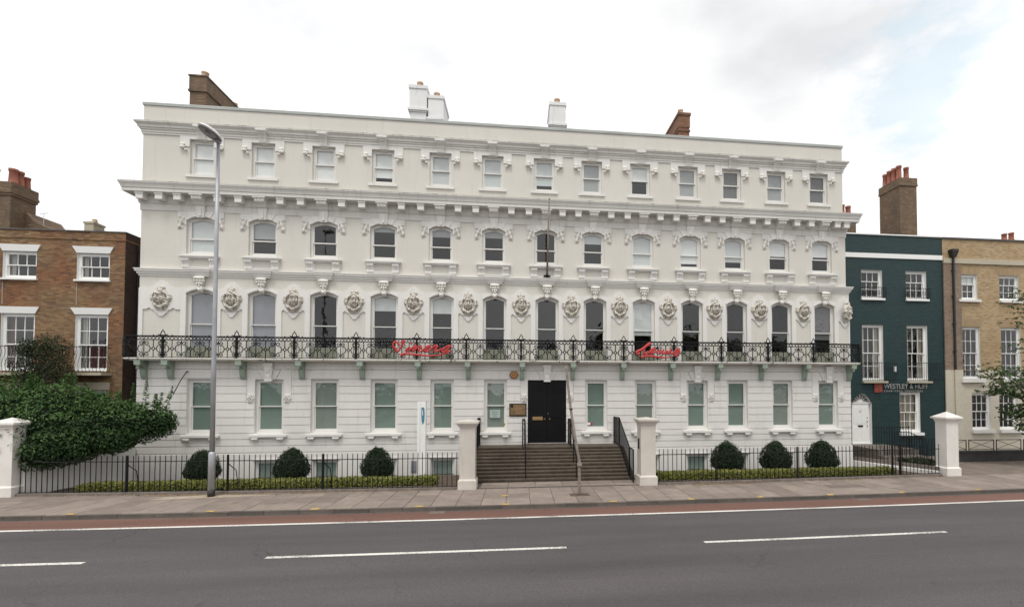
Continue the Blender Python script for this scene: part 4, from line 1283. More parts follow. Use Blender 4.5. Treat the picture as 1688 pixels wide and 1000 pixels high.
# ================================================================== things on and in front of the white terrace
def to1(c): return (-4.87 + (c[0] - 225) * .001856, -.53, 5.16 - (c[1] - 275) * .00184)
def to2(c): return (4.86 + (c[0] - 240) * .00207, -.53, 5.18 - (c[1] - 315) * .00197)
def smooth(pts, n=5):
    out = []
    for i in range(len(pts) - 1):
        p0, p1, p2, p3 = [Vector(pts[max(0, min(len(pts) - 1, k))]) for k in (i - 1, i, i + 1, i + 2)]
        for k in range(n):
            t = k / n
            out.append(.5 * ((2 * p1) + (p2 - p0) * t + (2 * p0 - 5 * p1 + 4 * p2 - p3) * t * t + (3 * p1 - p0 - 3 * p2 + p3) * t ** 3))
    out.append(Vector(pts[-1])); return out
def script_sign(name, label, strokes, dots, conv):
    t = thing(name, label, 'sign', (0, 0, 0), 'red script signs on the balcony')
    for s_, r_, r2 in strokes:
        m = MB(); m.tube(smooth([conv(c) for c in s_]), r_ * 1.35, 6, r2=r2 * 1.35)
        m.v = [(x, -.53 + (y + .53) * .6, z) for x, y, z in m.v]
        m.build('letter_stroke', 'red', t, smooth=True)
    for c, r_ in dots:
        m = MB(); p = conv(c); m.ball(p, r_, r_ * .6, r_, 8, 6); m.build('letter_dot', 'red', t, smooth=True)
    return t
script_sign('script_sign', 'longer red handwriting sign with a looped capital, on the balcony left of the door',
    [([(335, 375), (320, 310), (270, 285), (228, 330), (238, 400), (285, 430), (290, 495), (335, 480), (385, 400), (420, 330), (455, 270), (425, 262), (390, 320)], .034, .026),
     ([(470, 480), (530, 430), (560, 385), (510, 450), (500, 492), (560, 465)], .033, .024),
     ([(560, 465), (640, 395), (700, 368), (655, 440), (632, 492), (700, 420), (770, 378), (800, 392), (755, 450), (752, 490), (830, 468)], .034, .025),
     ([(830, 468), (920, 380), (985, 365), (925, 425), (872, 478), (930, 488), (1000, 440)], .033, .026),
     ([(1000, 440), (1080, 365), (1135, 372), (1098, 430), (1072, 482), (1150, 470), (1230, 415)], .035, .026),
     ([(1425, 368), (1345, 368), (1255, 440), (1232, 488), (1290, 488), (1385, 385), (1332, 470), (1352, 498), (1425, 465)], .034, .026),
     ([(372, 578), (450, 542), (600, 545), (800, 566), (1000, 576), (1200, 556), (1330, 512)], .040, .018)],
    [((595, 320), .045)], to1)
script_sign('script_sign', 'shorter red handwriting sign with a tall slanting capital, on the balcony rail',
    [([(300, 520), (250, 535), (245, 485), (330, 445), (430, 370), (520, 315), (490, 312), (420, 370), (388, 450), (385, 540), (450, 500)], .045, .032),
     ([(470, 525), (560, 430), (605, 410), (565, 465), (528, 525), (600, 490), (640, 470)], .042, .03),
     ([(625, 505), (680, 462), (722, 488), (690, 525), (745, 500), (795, 435), (760, 500), (800, 525)], .034, .03),
     ([(800, 525), (850, 470), (882, 500), (850, 540), (925, 470), (942, 410), (930, 520), (1000, 505)], .036, .03),
     ([(1000, 505), (1060, 440), (1110, 415), (1085, 480), (1030, 520), (1010, 560), (1060, 560), (1105, 510), (1130, 450)], .036, .028),
     ([(330, 612), (420, 575), (600, 585), (780, 605), (930, 592)], .042, .02)], [], to2)

t = thing('wall_plaque', 'bronze name plate in a dark frame beside the black front door', 'plaque')
m = MB(); m.box(-.37, .33, -.075, -.03, 2.19, 2.71); m.build('plaque_frame', 'black', t)
m = MB(); m.box(-.33, .29, -.083, -.07, 2.235, 2.665); m.build('plate', 'bronze', t)
m = MB(); m.lathe([(.055, 0), (.055, .008)], 0, 0, 14); o = m.build('emblem', 'black', t, (-.26, -.083, 2.60)); o.rotation_euler = (R(90), 0, 0)
for k in range(5):
    m = MB(); m.box(-.14 + .02 * (k % 2), .18 - .03 * (k % 3), -.0855, -.083, 2.52 - .055 * k, 2.535 - .055 * k); m.build('text_line', 'brass', t)

t = thing('alarm_box', 'hexagonal orange alarm box under the balcony by the front door', 'alarm box', (-.19, -.03, 3.88))
hexa = lambda r_: [(r_ * math.cos(a), r_ * .92 * math.sin(a)) for a in [math.pi / 3 * k for k in range(6)]]
m = MB(); m.prism_y(hexa(.185), -.07, 0); m.build('backing', 'black', t)
m = MB(); m.prism_y(hexa(.155), -.10, -.07); m.build('cover', 'orange', t)
m = MB(); m.box(-.08, .08, -.106, -.10, -.01, .035); m.box(-.06, .06, -.106, -.10, -.055, -.03); m.build('label_plate', 'bronze', t)

t = thing('flagpole', 'bare wooden flagpole leaning out from the second-floor sill above the front door', 'flagpole', (1.16, -.17, 7.93))
m = MB(); m.tube([(0, 0, 0), (.02, -.30, 1.5), (.05, -.62, 3.0)], .042, 8, r2=.03); m.build('pole', 'wood', t, smooth=True)
m = MB(); m.ball((.052, -.63, 3.03), .035, .035, .03, 8, 6); m.build('pole_cap', 'brass', t, smooth=True)
m = MB(); m.box(-.14, .14, -.03, .14, .04, .075); m.box(-.045, .045, -.06, .05, -.02, .12); m.build('socket', 'iron', t)

t = thing('wall_rod', 'thin rusty iron rod slanting on the wall left of the street lamp', 'rod')
m = MB(); m.tube([(-12.55, -.10, 3.95), (-12.68, -.22, 3.6), (-12.78, -.32, 3.25), (-12.84, -.34, 3.1)], .018, 6); m.build('rod', 'rope', t)
m = MB(); m.ball((-12.55, -.08, 3.97), .04, .05, .04, 7, 5); m.ball((-12.85, -.34, 3.08), .04, .04, .03, 7, 5); m.build('bolt', 'galv', t)

t = thing('window_notice', 'pale paper notice stuck inside the window left of the bronze plate', 'notice')
m = MB(); m.box(-1.17, -.74, .108, .112, 2.12, 2.45); m.build('sheet', 'paper', t)
for k in range(3):
    m = MB(); m.box(-1.10 + .03 * k, -.82 - .03 * k, .105, .108, 2.35 - .08 * k, 2.375 - .08 * k); m.build('text_line', 'ink', t)
tag(put('window_sticker', (lambda m: (m.box(-.64, -.53, .150, .153, 1.79, 1.90), m)[1])(MB()).mesh('window_sticker', 'varieg')), 'small yellow-green sticker low in the window beside the bronze plate', 'sticker')
t = thing('window_sticker', 'red and white sticker low in the window right of the front door', 'sticker')
m = MB(); m.box(3.02, 3.11, .150, .153, 1.80, 1.89); m.build('red_square', 'red', t)
m = MB(); m.box(2.90, 3.01, .150, .153, 1.80, 1.89); m.build('white_square', 'signwhite', t)

# totem sign
t = thing('totem_sign', 'thin white upright sign with a blue teardrop emblem behind the railings', 'sign', (-3.55, -1.55, 0))
m = MB(); m.box(-.145, -.06, -.13, .13, -.1, 2.83); m.box(-.06, .145, -.10, .10, -.1, 2.83); m.build('panel', 'signwhite', t)
m = MB()
pts = [(.0, .0), (.055, .12), (.07, .35), (.06, .60), (.0, .645), (-.045, .62), (-.05, .35), (-.035, .12)]
m.prism_y([(x, z) for x, z in pts], -.112, -.10); m.build('emblem', 'signblue', t, (.04, 0, 1.98))
m = MB(); m.prism_y([(-.012, 0), (.012, 0), (.006, .22), (-.006, .22)], -.118, -.112); m.build('emblem_flame', 'signwhite', t, (.04, 0, 2.32))

# ------------------------------------------------------------------ front steps and handrails
t = thing('front_steps', 'wide flight of dark worn stone steps up to the black door', 'steps', (0, 0, 0))
N_ST = 10; ZT = 1.03; YB = -2.96; YT = -1.05
for k in range(N_ST):
    z1 = .035 + (ZT - .035) * (k + 1) / N_ST; z0 = .035 + (ZT - .035) * k / N_ST
    ya = YB + (YT - YB) * k / (N_ST - 1)
    yb = ya + (.34 if k < N_ST - 1 else 1.0)
    cuts = [-1.62, -.15 + .5 * math.sin(k * 2.1), 1.9 + .55 * math.sin(k * 1.3 + 1), 4.12]
    for a, b in zip(cuts, cuts[1:]):
        q = MB(); q.box(a + .003, b - .003, ya + .025, yb, z0 - .02, z1 - .045); q.box(a + .003, b - .003, ya, yb, z1 - .045, z1 + random.uniform(-.003, .003))
        q.build('step', 'step', t)
q = MB()
for sd, xx in ((-1, -1.66), (1, 4.16)):
    q.prism_x([(YB + .05, -.05), (-.05, -.05), (-.05, ZT - .03), (YT + .05, ZT - .03), (YB + .05, .06)], xx - .035, xx + .035)
q.build('side_wall', 'step', t)
def handrail(x, panels, bars=True, name='handrail'):
    """railing along the steps: list of (y, z_floor, z_top) stations"""
    m = MB()
    for (ya, fa, ta), (yb, fb_, tb) in zip(panels, panels[1:]):
        m.tube([(x, ya, ta), (x, yb, tb)], .022, 5)
        m.tube([(x, ya, fa + .10), (x, yb, fb_ + .10)], .012, 4)
        if bars:
            n = max(2, int(abs(yb - ya) / .105))
            for k in range(n + 1):
                f = k / n
                m.tube([(x, ya + (yb - ya) * f, fa + (fb_ - fa) * f + .02), (x, ya + (yb - ya) * f, ta + (tb - ta) * f)], .010, 4)
        m.tube([(x, ya, fa), (x, ya, ta)], .02, 5); m.tube([(x, yb, fb_), (x, yb, tb)], .02, 5)
    return m.build(name, 'iron', t)
for x in (3.98, -1.55):
    handrail(x, [(-.06, ZT, 2.14), (-1.15, ZT, 2.16), (-2.92, .06, 1.20), (-3.55, .03, 1.17)])
for x in (.26, 2.06):
    m = MB()
    top = [(x, -.08, 2.08), (x, -1.1, 2.06), (x, -2.9, 1.02)]
    m.tube(top, .022, 5)
    m.tube([(p[0], p[1], p[2] - .28) for p in top], .014, 4)
    m.tube([(p[0] - (.09 if x < 1 else -.09), p[1], p[2]) for p in top[:2]], .016, 4)
    for (y, z0, z1) in ((-.08, ZT, 2.08), (-1.1, ZT, 2.06), (-2.9, .03, 1.02), (-2.0, .52, 1.54)): m.tube([(x, y, z0), (x, y, z1)], .022, 5)
    for k in range(6):
        y = -.08 - .2 * k
        m.tube([(x - (.09 if x < 1 else -.09), y, 2.07), (x, y, 2.07)], .01, 4)
        m.tube([(x, y, ZT), (x, y, 2.07)], .009, 4)
    sx = -.09 if x < 1 else .09
    m.tube([(x + sx, -.08, ZT), (x + sx, -.08, 2.08)], .016, 4); m.tube([(x + sx, -1.1, ZT), (x + sx, -1.1, 2.06)], .016, 4)
    for k in range(5): m.tube([(x, -1.1, 1.15 + .2 * k), (x + sx, -1.1, 1.15 + .2 * k)], .01, 4)
    m.build('handrail', 'iron', t)

# ------------------------------------------------------------------ gate piers
def pier(x, y, w, h, label, mat, rot=0, plaque=False, peak=.14):
    t = thing('gate_pier', label, 'gate pier', (x, y, 0), 'rendered gate piers along the pavement')
    a = w / 2
    m = MB(); m.box(-a - .05, a + .05, -a - .05, a + .05, -.1, .28); m.taper(-a - .05, a + .05, -a - .05, a + .05, .28, -a, a, -a, a, .33); m.build('base', mat, t)
    m = MB(); m.box(-a, a, -a, a, .32, h); m.build('shaft', mat, t)
    m = MB()
    cornice(m, -a, a, [(0, h - .02), (.03, h - .01), (.03, h + .02), (.06, h + .05), (.10, h + .10), (.11, h + .11), (.11, h + .17), (.09, h + .18)], a, yf=-a)
    # back return and pyramid top
    b = a + .11
    m.box(-b, b, a - .02, b, h + .11, h + .17)
    z = h + .178; c = a + .09
    m.add([(-c, -c, z), (c, -c, z), (c, c, z), (-c, c, z), (0, 0, z + peak)], [(0, 1, 4), (1, 2, 4), (2, 3, 4), (3, 0, 4)])
    m.build('cap', mat, t)
    if plaque:
        m = MB(); m.box(-a - .03, -a, -.06, .06, 1.22, 1.58); m.build('entry_panel', 'black', t)
    t.rotation_euler = (0, 0, rot)
    return t
pier(-15.55, curve_front(-15.1) + .10, .50, 2.08, 'white gate pier overhung by the big hedge', 'pierw')
pier(-1.66, -3.60, .50, 2.04, 'grubby cream gate pier left of the front steps', 'pier', peak=.06)
pier(4.43, -3.58, .52, 2.08, 'stained cream gate pier right of the front steps with a dark entry panel', 'pier', plaque=True, peak=.06)
pier(16.44, curve_front(16.3) + .14, .50, 2.05, 'white gate pier with a pyramid cap in front of the teal house', 'pierw', peak=.2)

# ------------------------------------------------------------------ railings
def railing(x0, x1, label, heavy):
    t = thing('iron_railing', label, 'railing', ((x0 + x1) / 2, curve_front(0), 0), 'black garden railings along the pavement')
    base = Vector(t.location)
    b = MB(); b.tube([(0, 0, .05), (0, 0, 1.17)], .0125, 5); b.lathe([(.0135, 1.165), (.006, 1.21), (.001, 1.225)], 0, 0, 5)
    b_me = b.mesh('bar', 'iron')
    n = int((x1 - x0) / .157)
    for k in range(n + 1):
        x = x0 + (x1 - x0) * k / n
        put('bar', b_me, t, Vector((x, curve_front(x), 0)) - base, (random.uniform(-.008, .008), random.uniform(-.008, .008), 0))
    xs = lin(x0 - .05, x1 + .05, 24)
    m = MB(); m.tube([Vector((x, curve_front(x), 1.02)) - base for x in xs], .014, 4); m.tube([Vector((x, curve_front(x), .10)) - base for x in xs], .012, 4)
    m.build('rail', 'iron', t)
    pm = MB(); pm.box(-.022, .022, -.022, .022, .03, 1.17); pm.ball((0, 0, 1.19), .03, .03, .03, 7, 5)
    pm.tube([(.01, 0, .95), (.05, .06, .86), (.14, .20, .70), (.16, .24, .40), (.16, .25, .0)], .014, 5)
    pme = pm.mesh('stay_post', 'iron')
    for x in heavy: put('stay_post', pme, t, Vector((x, curve_front(x), 0)) - base)
    m = MB()
    vs = []
    for x in xs:
        y = curve_front(x)
        vs += [Vector((x, y - .11, -.03)) - base, Vector((x, y - .10, .075)) - base, Vector((x, y + .1, .085)) - base, Vector((x, y + .1, -.05)) - base]
    fs = []
    for i in range(len(xs) - 1):
        for k in range(3): fs.append((4 * i + k, 4 * i + 4 + k, 4 * i + 5 + k, 4 * i + 1 + k))
    m.add(vs, fs); m.build('plinth', 'coping', t)
railing(-15.20, -2.0, 'long black iron railing left of the steps, in front of three round bushes', [-12.1, -9.1, -6.2])
railing(4.84, 15.92, 'black iron railing right of the steps, reaching the pyramid-capped pier', [6.9, 10.0, 13.9, 14.25])

# side walls of the front garden
t = thing('garden_wall', 'white garden side wall under the big overhanging hedge', 'wall')
m = MB()
A_, B_ = Vector((-15.30, -3.1, 0)), Vector((-14.36, -.06, 0))
def wall_between(m, A_, B_, za, zb, th, n=8, dip=0):
    d = (B_ - A_).normalized(); nn = Vector((d.y, -d.x, 0)) * th / 2
    vs = []
    for k in range(n + 1):
        p = A_ + (B_ - A_) * k / n; z = za + (zb - za) * k / n - dip * math.sin(math.pi * k / n)
        for q, zz in ((p + nn, -.9), (p + nn, z), (p - nn, z), (p - nn, -.9)): vs.append((q.x, q.y, zz))
    fs = []
    for i in range(n):
        for k in range(4): fs.append((4 * i + k, 4 * i + 4 + k, 4 * i + 4 + (k + 1) % 4, 4 * i + (k + 1) % 4))
    fs += [(0, 1, 2, 3), (4 * n, 4 * n + 3, 4 * n + 2, 4 * n + 1)]
    m.add(vs, fs)
wall_between(m, A_, B_, 1.22, 1.12, .22); m.build('wall', 'gardenwall', t)
t = thing('garden_wall', 'low white garden side wall running back from the pyramid-capped pier', 'wall')
m = MB(); wall_between(m, Vector((15.98, -3.2, 0)), Vector((14.95, .3, 0)), .16, .10, .2); m.build('wall', 'gardenwall', t)
m = MB(); wall_between(m, Vector((16.12, -3.1, 0)), Vector((15.12, .3, 0)), .30, .26, .14); m.build('coping', 'coping', t)

# ------------------------------------------------------------------ street lamp
t = thing('street_lamp', 'tall galvanised street lamp with a tilted oval head in front of the white terrace', 'street lamp', (-9.30, -4.06, 0))
m = MB(); m.lathe([(.100, 0), (.100, .20)], 0, 0, 16); m.build('rubber_band', 'blackband', t, smooth=True)
m = MB(); m.lathe([(.094, .18), (.094, 1.30), (.072, 1.36)], 0, 0, 16); m.build('base_tube', 'galv', t, smooth=True)
m = MB(); m.lathe([(.070, 1.34), (.064, 4.0), (.055, 8.0), (.050, 10.95)], 0, 0, 16); m.build('pole', 'galv', t, smooth=True)
m = MB(); m.box(.02, .03, -.112, -.108, .5, .95); m.build('hatch', 'galv', t)
hd = bpy.data.objects.new('lamp_head', None)
m = MB()
prof = [(.001, .15), (.10, .135), (.195, .08), (.23, .0)]
m.lathe(prof[::-1], 0, 0, 24, cap=False); m.v = [(x, y * 2.3, z * .9) for x, y, z in m.v]
m.lathe([(.23, 0), (.215, -.035)], 0, 0, 24, cap=False)
for i in range(len(m.v) - 48, len(m.v)): m.v[i] = (m.v[i][0], m.v[i][1] * 2.3, m.v[i][2])
bpy.data.objects.remove(hd)
hd = m.build('lamp_head', 'lampwhite', t, (.0, -.40, 11.02), smooth=True)
hd.rotation_euler = (R(-3), R(4), 0); hd.scale = (.93, .93, .93)
m = MB(); m.lathe([(.215, -.03), (.17, -.045), (.001, -.05)], 0, 0, 24, cap=False); m.v = [(x, y * 2.3, z) for x, y, z in m.v]; m.build('lens', 'lampglass', hd, smooth=True)
m = MB(); m.ball((.0, -.12, -.03), .07, .14, .05, 10, 6); m.build('lamp_bulb', 'lampglass', hd, smooth=True)
m = MB(); m.box(-.07, .07, .30, .48, -.10, -.03); m.build('spigot', 'galv', hd)

# leaning pole in the pavement
t = thing('leaning_pole', 'weathered wooden pole leaning in the pavement before the front steps', 'pole', (1.89, -5.1, 0))
m = MB(); m.tube(smooth([(0, 0, -.05), (0, .01, .8), (.005, .02, .99), (-.08, .1, 1.5), (-.20, .25, 2.35), (-.30, .36, 3.2), (-.37, .43, 4.02)], 4), .050, 9, r2=.036)
m.build('pole', 'wood', t, smooth=True)
m = MB(); m.lathe([(.075, .86), (.08, .9), (.075, .98)], .003, .015, 9); m.build('sleeve', 'wood', t, smooth=True)
m = MB(); m.lathe([(.055, 0), (.058, .02), (.055, .05)], -.235, .29, 9); m.v = [(x, y, z + 2.62) for x, y, z in m.v]; m.build('strap', 'rope', t, smooth=True)
m = MB(); m.tube([(-.10, .12, 1.62), (-.18, .08, 1.75), (-.20, .06, 1.82)], .016, 5); m.build('stub', 'wood', t)

# ------------------------------------------------------------------ planting
def hash01(*a):
    return (math.sin(sum(x * k for x, k in zip(a, (12.9898, 78.233, 37.719)))) * 43758.5453) % 1.0

BUSH = []
def bush_meshes(seed):
    random.seed(seed)
    mb = MB(); off = Vector((seed * 3.3, seed, 0))
    def rad(d): # egg shape, uneven where the shears slipped
        return 1 + .09 * noise.noise(Vector(d) * 2.4 + off) + .06 * noise.noise(Vector(d) * 6 + off)
    for k in range(6200):
        d = rnd_dir()
        if d.z < -.85: continue
        q = rad(d) * (random.uniform(.90, 1.03) if random.random() < .93 else random.uniform(1.0, 1.11))
        tp = 1 - .30 * max(0, d.z) ** 1.4 if d.z > 0 else 1 + .10 * d.z * d.z
        p = Vector((d.x * .58 * q * tp, d.y * .58 * q * tp, .42 + d.z * (.74 if d.z > 0 else .42) * q))
        leaf_quads(mb, p, d + rnd_dir() * .8, .058, aspect=.5)
    f = mb.mesh('foliage', 'box')
    c = MB(); c.ball((0, 0, .46), .46, .46, .46, 16, 10); c.ball((0, 0, .72), .33, .33, .34, 12, 8); cm = c.mesh('dark_core', 'core', True)
    s = MB(); s.tube([(0, 0, -.05), (0, 0, .5)], .04, 6); sm = s.mesh('stem', 'bark')
    return f, cm, sm
BUSH = [bush_meshes(k) for k in (11, 12, 13)]
def topiary(loc, r, h, label, k=0):
    t = thing('round_bush', label, 'bush', loc, 'clipped round bushes in the front garden')
    sx, sz = r / .60, h / 1.13
    for nm, me in zip(('foliage', 'dark_core', 'stem'), BUSH[k % 3]):
        put(nm, me, t, None, (0, 0, loc[0]), (sx, sx, sz))
topiary((-11.08, -1.5, 0), .56, 1.10, 'clipped round bush partly behind the street lamp')
topiary((-8.10, -1.5, 0), .60, 1.12, 'clipped round bush between two basement windows, middle of the three left of the steps', 1)
topiary((-5.15, -1.5, 0), .58, 1.12, 'clipped round bush closest to the thin white sign', 2)
topiary((8.28, -1.5, 0), .66, 1.18, 'clipped round bush nearest the steps on their right', 3)
topiary((10.33, -1.5, 0), .64, 1.16, 'clipped round bush in the middle of the three right of the steps', 4)
topiary((12.34, -1.5, 0), .65, 1.16, 'clipped round bush nearest the teal house', 5)

def low_hedge(x0, x1, label, seed):
    random.seed(seed)
    t = thing('low_hedge', label, 'hedge', ((x0 + x1) / 2, -2.75, 0), 'low variegated hedges behind the railings')
    cx_ = (x0 + x1) / 2
    mb = MB()
    n = int((x1 - x0) * 1150)
    for k in range(n):
        x = random.uniform(x0, x1)
        hh = .25 + .05 * noise.noise(Vector((x * 1.7, seed, 0))) + .02 * noise.noise(Vector((x * 6, seed, 3)))
        s = random.random()
        if s < .50: y, z, nn = -.24, random.uniform(.03, hh), Vector((0, -1, .35))
        elif s < .85: y, z, nn = random.uniform(-.24, .24), hh, Vector((0, -.3, 1))
        else: y, z, nn = .24, random.uniform(.1, hh), Vector((0, 1, .3))
        p = Vector((x - cx_, y + random.uniform(-.035, .035), z + random.uniform(-.03, .03)))
        leaf_quads(mb, p, nn + rnd_dir() * .8, .06, aspect=.6)
    mb.build('foliage', 'varieg', t)
    c = MB(); c.box(x0 - cx_ + .05, x1 - cx_ - .05, -.2, .2, 0, .2); c.build('dark_core', 'core', t)
low_hedge(-13.9, -2.75, 'low clipped variegated hedge along the long railing left of the steps', 3)
low_hedge(5.0, 14.4, 'low clipped variegated hedge along the railing right of the steps', 4)

# the big overgrown hedge on the left
random.seed(21)
t = thing('big_hedge', 'big overgrown dark green hedge spilling over the white garden wall', 'hedge', (-17, -1.8, 0))
blobs = [((-15.1, -2.3, 1.95), (1.25, 1.0, 1.05)), ((-16.9, -2.2, 2.10), (1.8, 1.25, 1.15)), ((-18.8, -2.2, 2.10), (1.8, 1.3, 1.2)), ((-21, -2.0, 2.1), (2.0, 1.3, 1.25)), ((-23.5, -2.0, 2.0), (2.0, 1.3, 1.2)),
         ((-14.0, -2.0, 2.0), (1.25, .95, .90)), ((-13.0, -1.6, 2.10), (.95, .75, .66)), ((-12.6, -1.4, 2.10), (.55, .50, .48)), ((-13.6, -2.2, 1.62), (.85, .65, .48)), ((-14.6, -2.75, 1.45), (.85, .62, .66)), ((-14.9, -3.05, 1.20), (.60, .40, .45)), ((-14.2, -2.6, 1.32), (.6, .5, .42)), ((-17.5, -2.5, 1.2), (2.2, 1.0, 1.15)), ((-21.5, -2.5, 1.2), (2.6, 1.0, 1.15)), ((-15.6, -1.8, 2.62), (1.7, .9, .80)), ((-13.9, -1.7, 2.32), (1.0, .7, .62))]
base = Vector(t.location)
mb = MB(); mn = MB()
tot = sum(r[0] * r[1] + r[0] * r[2] for c, r in blobs)
NL = 70000
for c, r in blobs:
    c = Vector(c)
    for k in range(int(NL * (r[0] * r[1] + r[0] * r[2]) / tot)):
        d = rnd_dir()
        lump = 1 + .16 * noise.noise(d * 2.3 + c) + .10 * noise.noise(d * 6 + c * 2)
        q = lump * (random.uniform(.72, 1.05) if random.random() < .35 else random.uniform(.93, 1.06))
        p = c + Vector((d.x * r[0], d.y * r[1], d.z * r[2])) * q
        if p.z < .05 or p.y > .6: continue
        top = d.z > .35 and random.random() < .75 and q > .9
        leaf_quads(mn if top else mb, p - base, d + rnd_dir() * .75 + Vector((0, 0, .35)), .092, droop=.6, aspect=.48)
mb.build('foliage', 'hedge', t); 
c_ = MB()
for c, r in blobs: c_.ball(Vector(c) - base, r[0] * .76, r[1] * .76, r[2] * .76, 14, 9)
c_.build('dark_core', 'core', t, smooth=True)
# upright young shoots along the top
st = MB()
def shoot(x, y, z, h, lean, n, size=.12):
    tip = Vector((x + lean[0] * h, y + lean[1] * h, z + h))
    p0 = Vector((x, y, z))
    st.tube([p0 - base, (p0 + tip) / 2 + Vector((lean[0] * .1, 0, .0)) - base, tip - base], .012, 4, r2=.004)
    for k in range(n):
        f = random.random() ** .8
        p = p0 + (tip - p0) * f
        a = random.uniform(0, 6.28)
        o = Vector((math.cos(a), math.sin(a), .5)) * .075 * (1.25 - f)
        leaf_quads(mn, p + o - base, Vector((math.cos(a) * .4, math.sin(a) * .4, 1)) + rnd_dir() * .5, size * (1.15 - .4 * f), aspect=.5)
for k in range(90):
    x = random.uniform(-23, -13.2)
    shoot(x, random.uniform(-2.9, -1.6), 2.95 + random.uniform(0, .25) - max(0, x + 14.6) * .42, random.uniform(.3, .8) * (1 if x < -14.5 else .7), (random.uniform(-.15, .25), -.1), 40)
for x, h, lx in ((-13.35, .85, .02), (-12.95, .95, .05), (-12.55, .55, .25), (-12.3, .75, .30), (-13.75, .6, 0), (-12.65, .5, .1)):
    shoot(x, -1.55, 2.55, h * 1.1, (lx, -.02), 95, .11)
for x, h, lx in ((-17.2, 1.15, .0), (-16.1, .95, .15), (-18.1, .8, -.1)):
    shoot(x, -2.2, 2.9, h, (lx, -.02), 90, .14)
for x, z, lx in ((-15.25, 2.02, .95), (-15.2, 1.62, 1.0), (-15.85, 1.9, -.9), (-15.85, 1.5, -.9)):
    shoot(x - .28 * lx, -3.42, z, -.28, (-lx * 1.4, -.05), 14, .09)
mn.build('young_foliage', 'hedge_new', t)
st.build('shoot_stems', 'bark', t)['kind'] = 'stuff'
for x in (-15.9, -17, -18.6, -20.6, -22.6):
    m = MB(); m.tube([(x + 17, -.4, -.1), (x + 17.1, -.5, 1.5)], .06, 6); m.build('trunk', 'bark', t)

# dark shrub against the brick house
random.seed(31)
t = thing('dark_shrub', 'dark straggly shrub climbing between the two windows of the brown brick house', 'shrub', (-16.9, -.75, 0))
mb = MB(); base = Vector(t.location)
for c, r, n in (((-16.95, -.7, 4.0), (.95, .5, .95), 2000), ((-16.75, -.7, 4.75), (.75, .45, .55), 1100), ((-17.4, -.7, 3.6), (.7, .5, .7), 900), ((-16.4, -.7, 3.5), (.6, .45, .8), 800), ((-17.35, -.75, 4.75), (.45, .35, .35), 500)):
    c = Vector(c)
    for k in range(n):
        d = rnd_dir(); q = random.random() ** .45 * (1 + .3 * noise.noise(d * 2.2 + c))
        p = c + Vector((d.x * r[0], d.y * r[1], d.z * r[2])) * q
        if p.y > .2: continue
        leaf_quads(mb, p - base, d + rnd_dir(), .09, aspect=.45)
mb.build('foliage', 'darkleaf', t)
for k in range(9):
    x = random.uniform(-.5, .5)
    m = MB(); m.tube(smooth([(x * .3, 0, -.1), (x * .6, 0, 2.0), (x, -.05, 3.6), (x * 1.4 + random.uniform(-.3, .3), 0, 4.6 + random.uniform(0, .5))], 3), .035, 5, r2=.008)
    m.build('stem', 'bark', t)

# tree at the right edge
random.seed(41)
t = thing('street_tree', 'leafy tree reaching in front of the cream-based brick house at the right edge', 'tree', (23.15, -1.6, 0))
base = Vector(t.location)
m = MB(); m.tube(smooth([(0, 0, -.1), (.05, 0, 1.5), (-.05, 0, 3.0), (.1, .1, 5.0), (.2, .1, 7.0)], 4), .17, 9, r2=.04); 
mb = MB()
def limb(a, b, c, r_, n, spread, size=.17):
    pts = smooth([Vector(a), Vector(b), Vector(c)], 6)
    m.tube(pts, r_, 6, r2=.008)
    for k in range(n):
        f = random.uniform(.35, 1.05)
        i = min(len(pts) - 1, int(f * (len(pts) - 1)))
        p = Vector(pts[i]) + Vector((random.gauss(0, spread), random.gauss(0, spread), random.gauss(0, spread * .55)))
        for q in range(5):
            a_ = random.uniform(0, 6.28)
            leaf_quads(mb, p + Vector((math.cos(a_) * .09, math.sin(a_) * .09, random.uniform(-.05, .02))), Vector((math.cos(a_) * .5, math.sin(a_) * .5, 1)) + rnd_dir() * .35, size, droop=.35, aspect=.42)
limb((0, 0, 2.2), (-1.8, -.1, 2.9), (-3.7, -.2, 4.05), .05, 90, .22)
limb((-1.8, -.1, 2.9), (-2.7, -.1, 3.2), (-3.3, 0, 3.25), .03, 60, .2)
limb((-1.2, -.1, 2.8), (-2.0, 0, 3.6), (-2.7, .1, 4.15), .03, 80, .24)
limb((0, 0, 1.6), (-1.2, .1, 2.2), (-2.15, .1, 2.35), .04, 150, .30)
limb((0, 0, 1.3), (-1.2, -.2, 1.7), (-2.0, -.2, 1.8), .035, 60, .25)
limb((0, 0, 2.8), (-.7, 0, 3.4), (-1.3, .2, 4.1), .05, 130, .32)
limb((0, 0, 3.4), (-.2, .3, 4.8), (-.3, .4, 5.6), .05, 110, .4)
limb((0, 0, 2.5), (1.2, .2, 3.6), (2.3, .4, 4.6), .05, 170, .45)
limb((.1, 0, 4.0), (.8, -.6, 5.2), (1.3, -1.0, 6.2), .05, 170, .5)
limb((.1, 0, 5.0), (-.2, .5, 6.6), (-.2, .7, 7.6), .04, 170, .5)
limb((0, 0, 1.9), (-.9, -.3, 2.6), (-1.5, -.4, 3.2), .04, 190, .34)
m.build('trunk', 'bark', t, smooth=True); mb.build('crown', 'treeleaf', t)

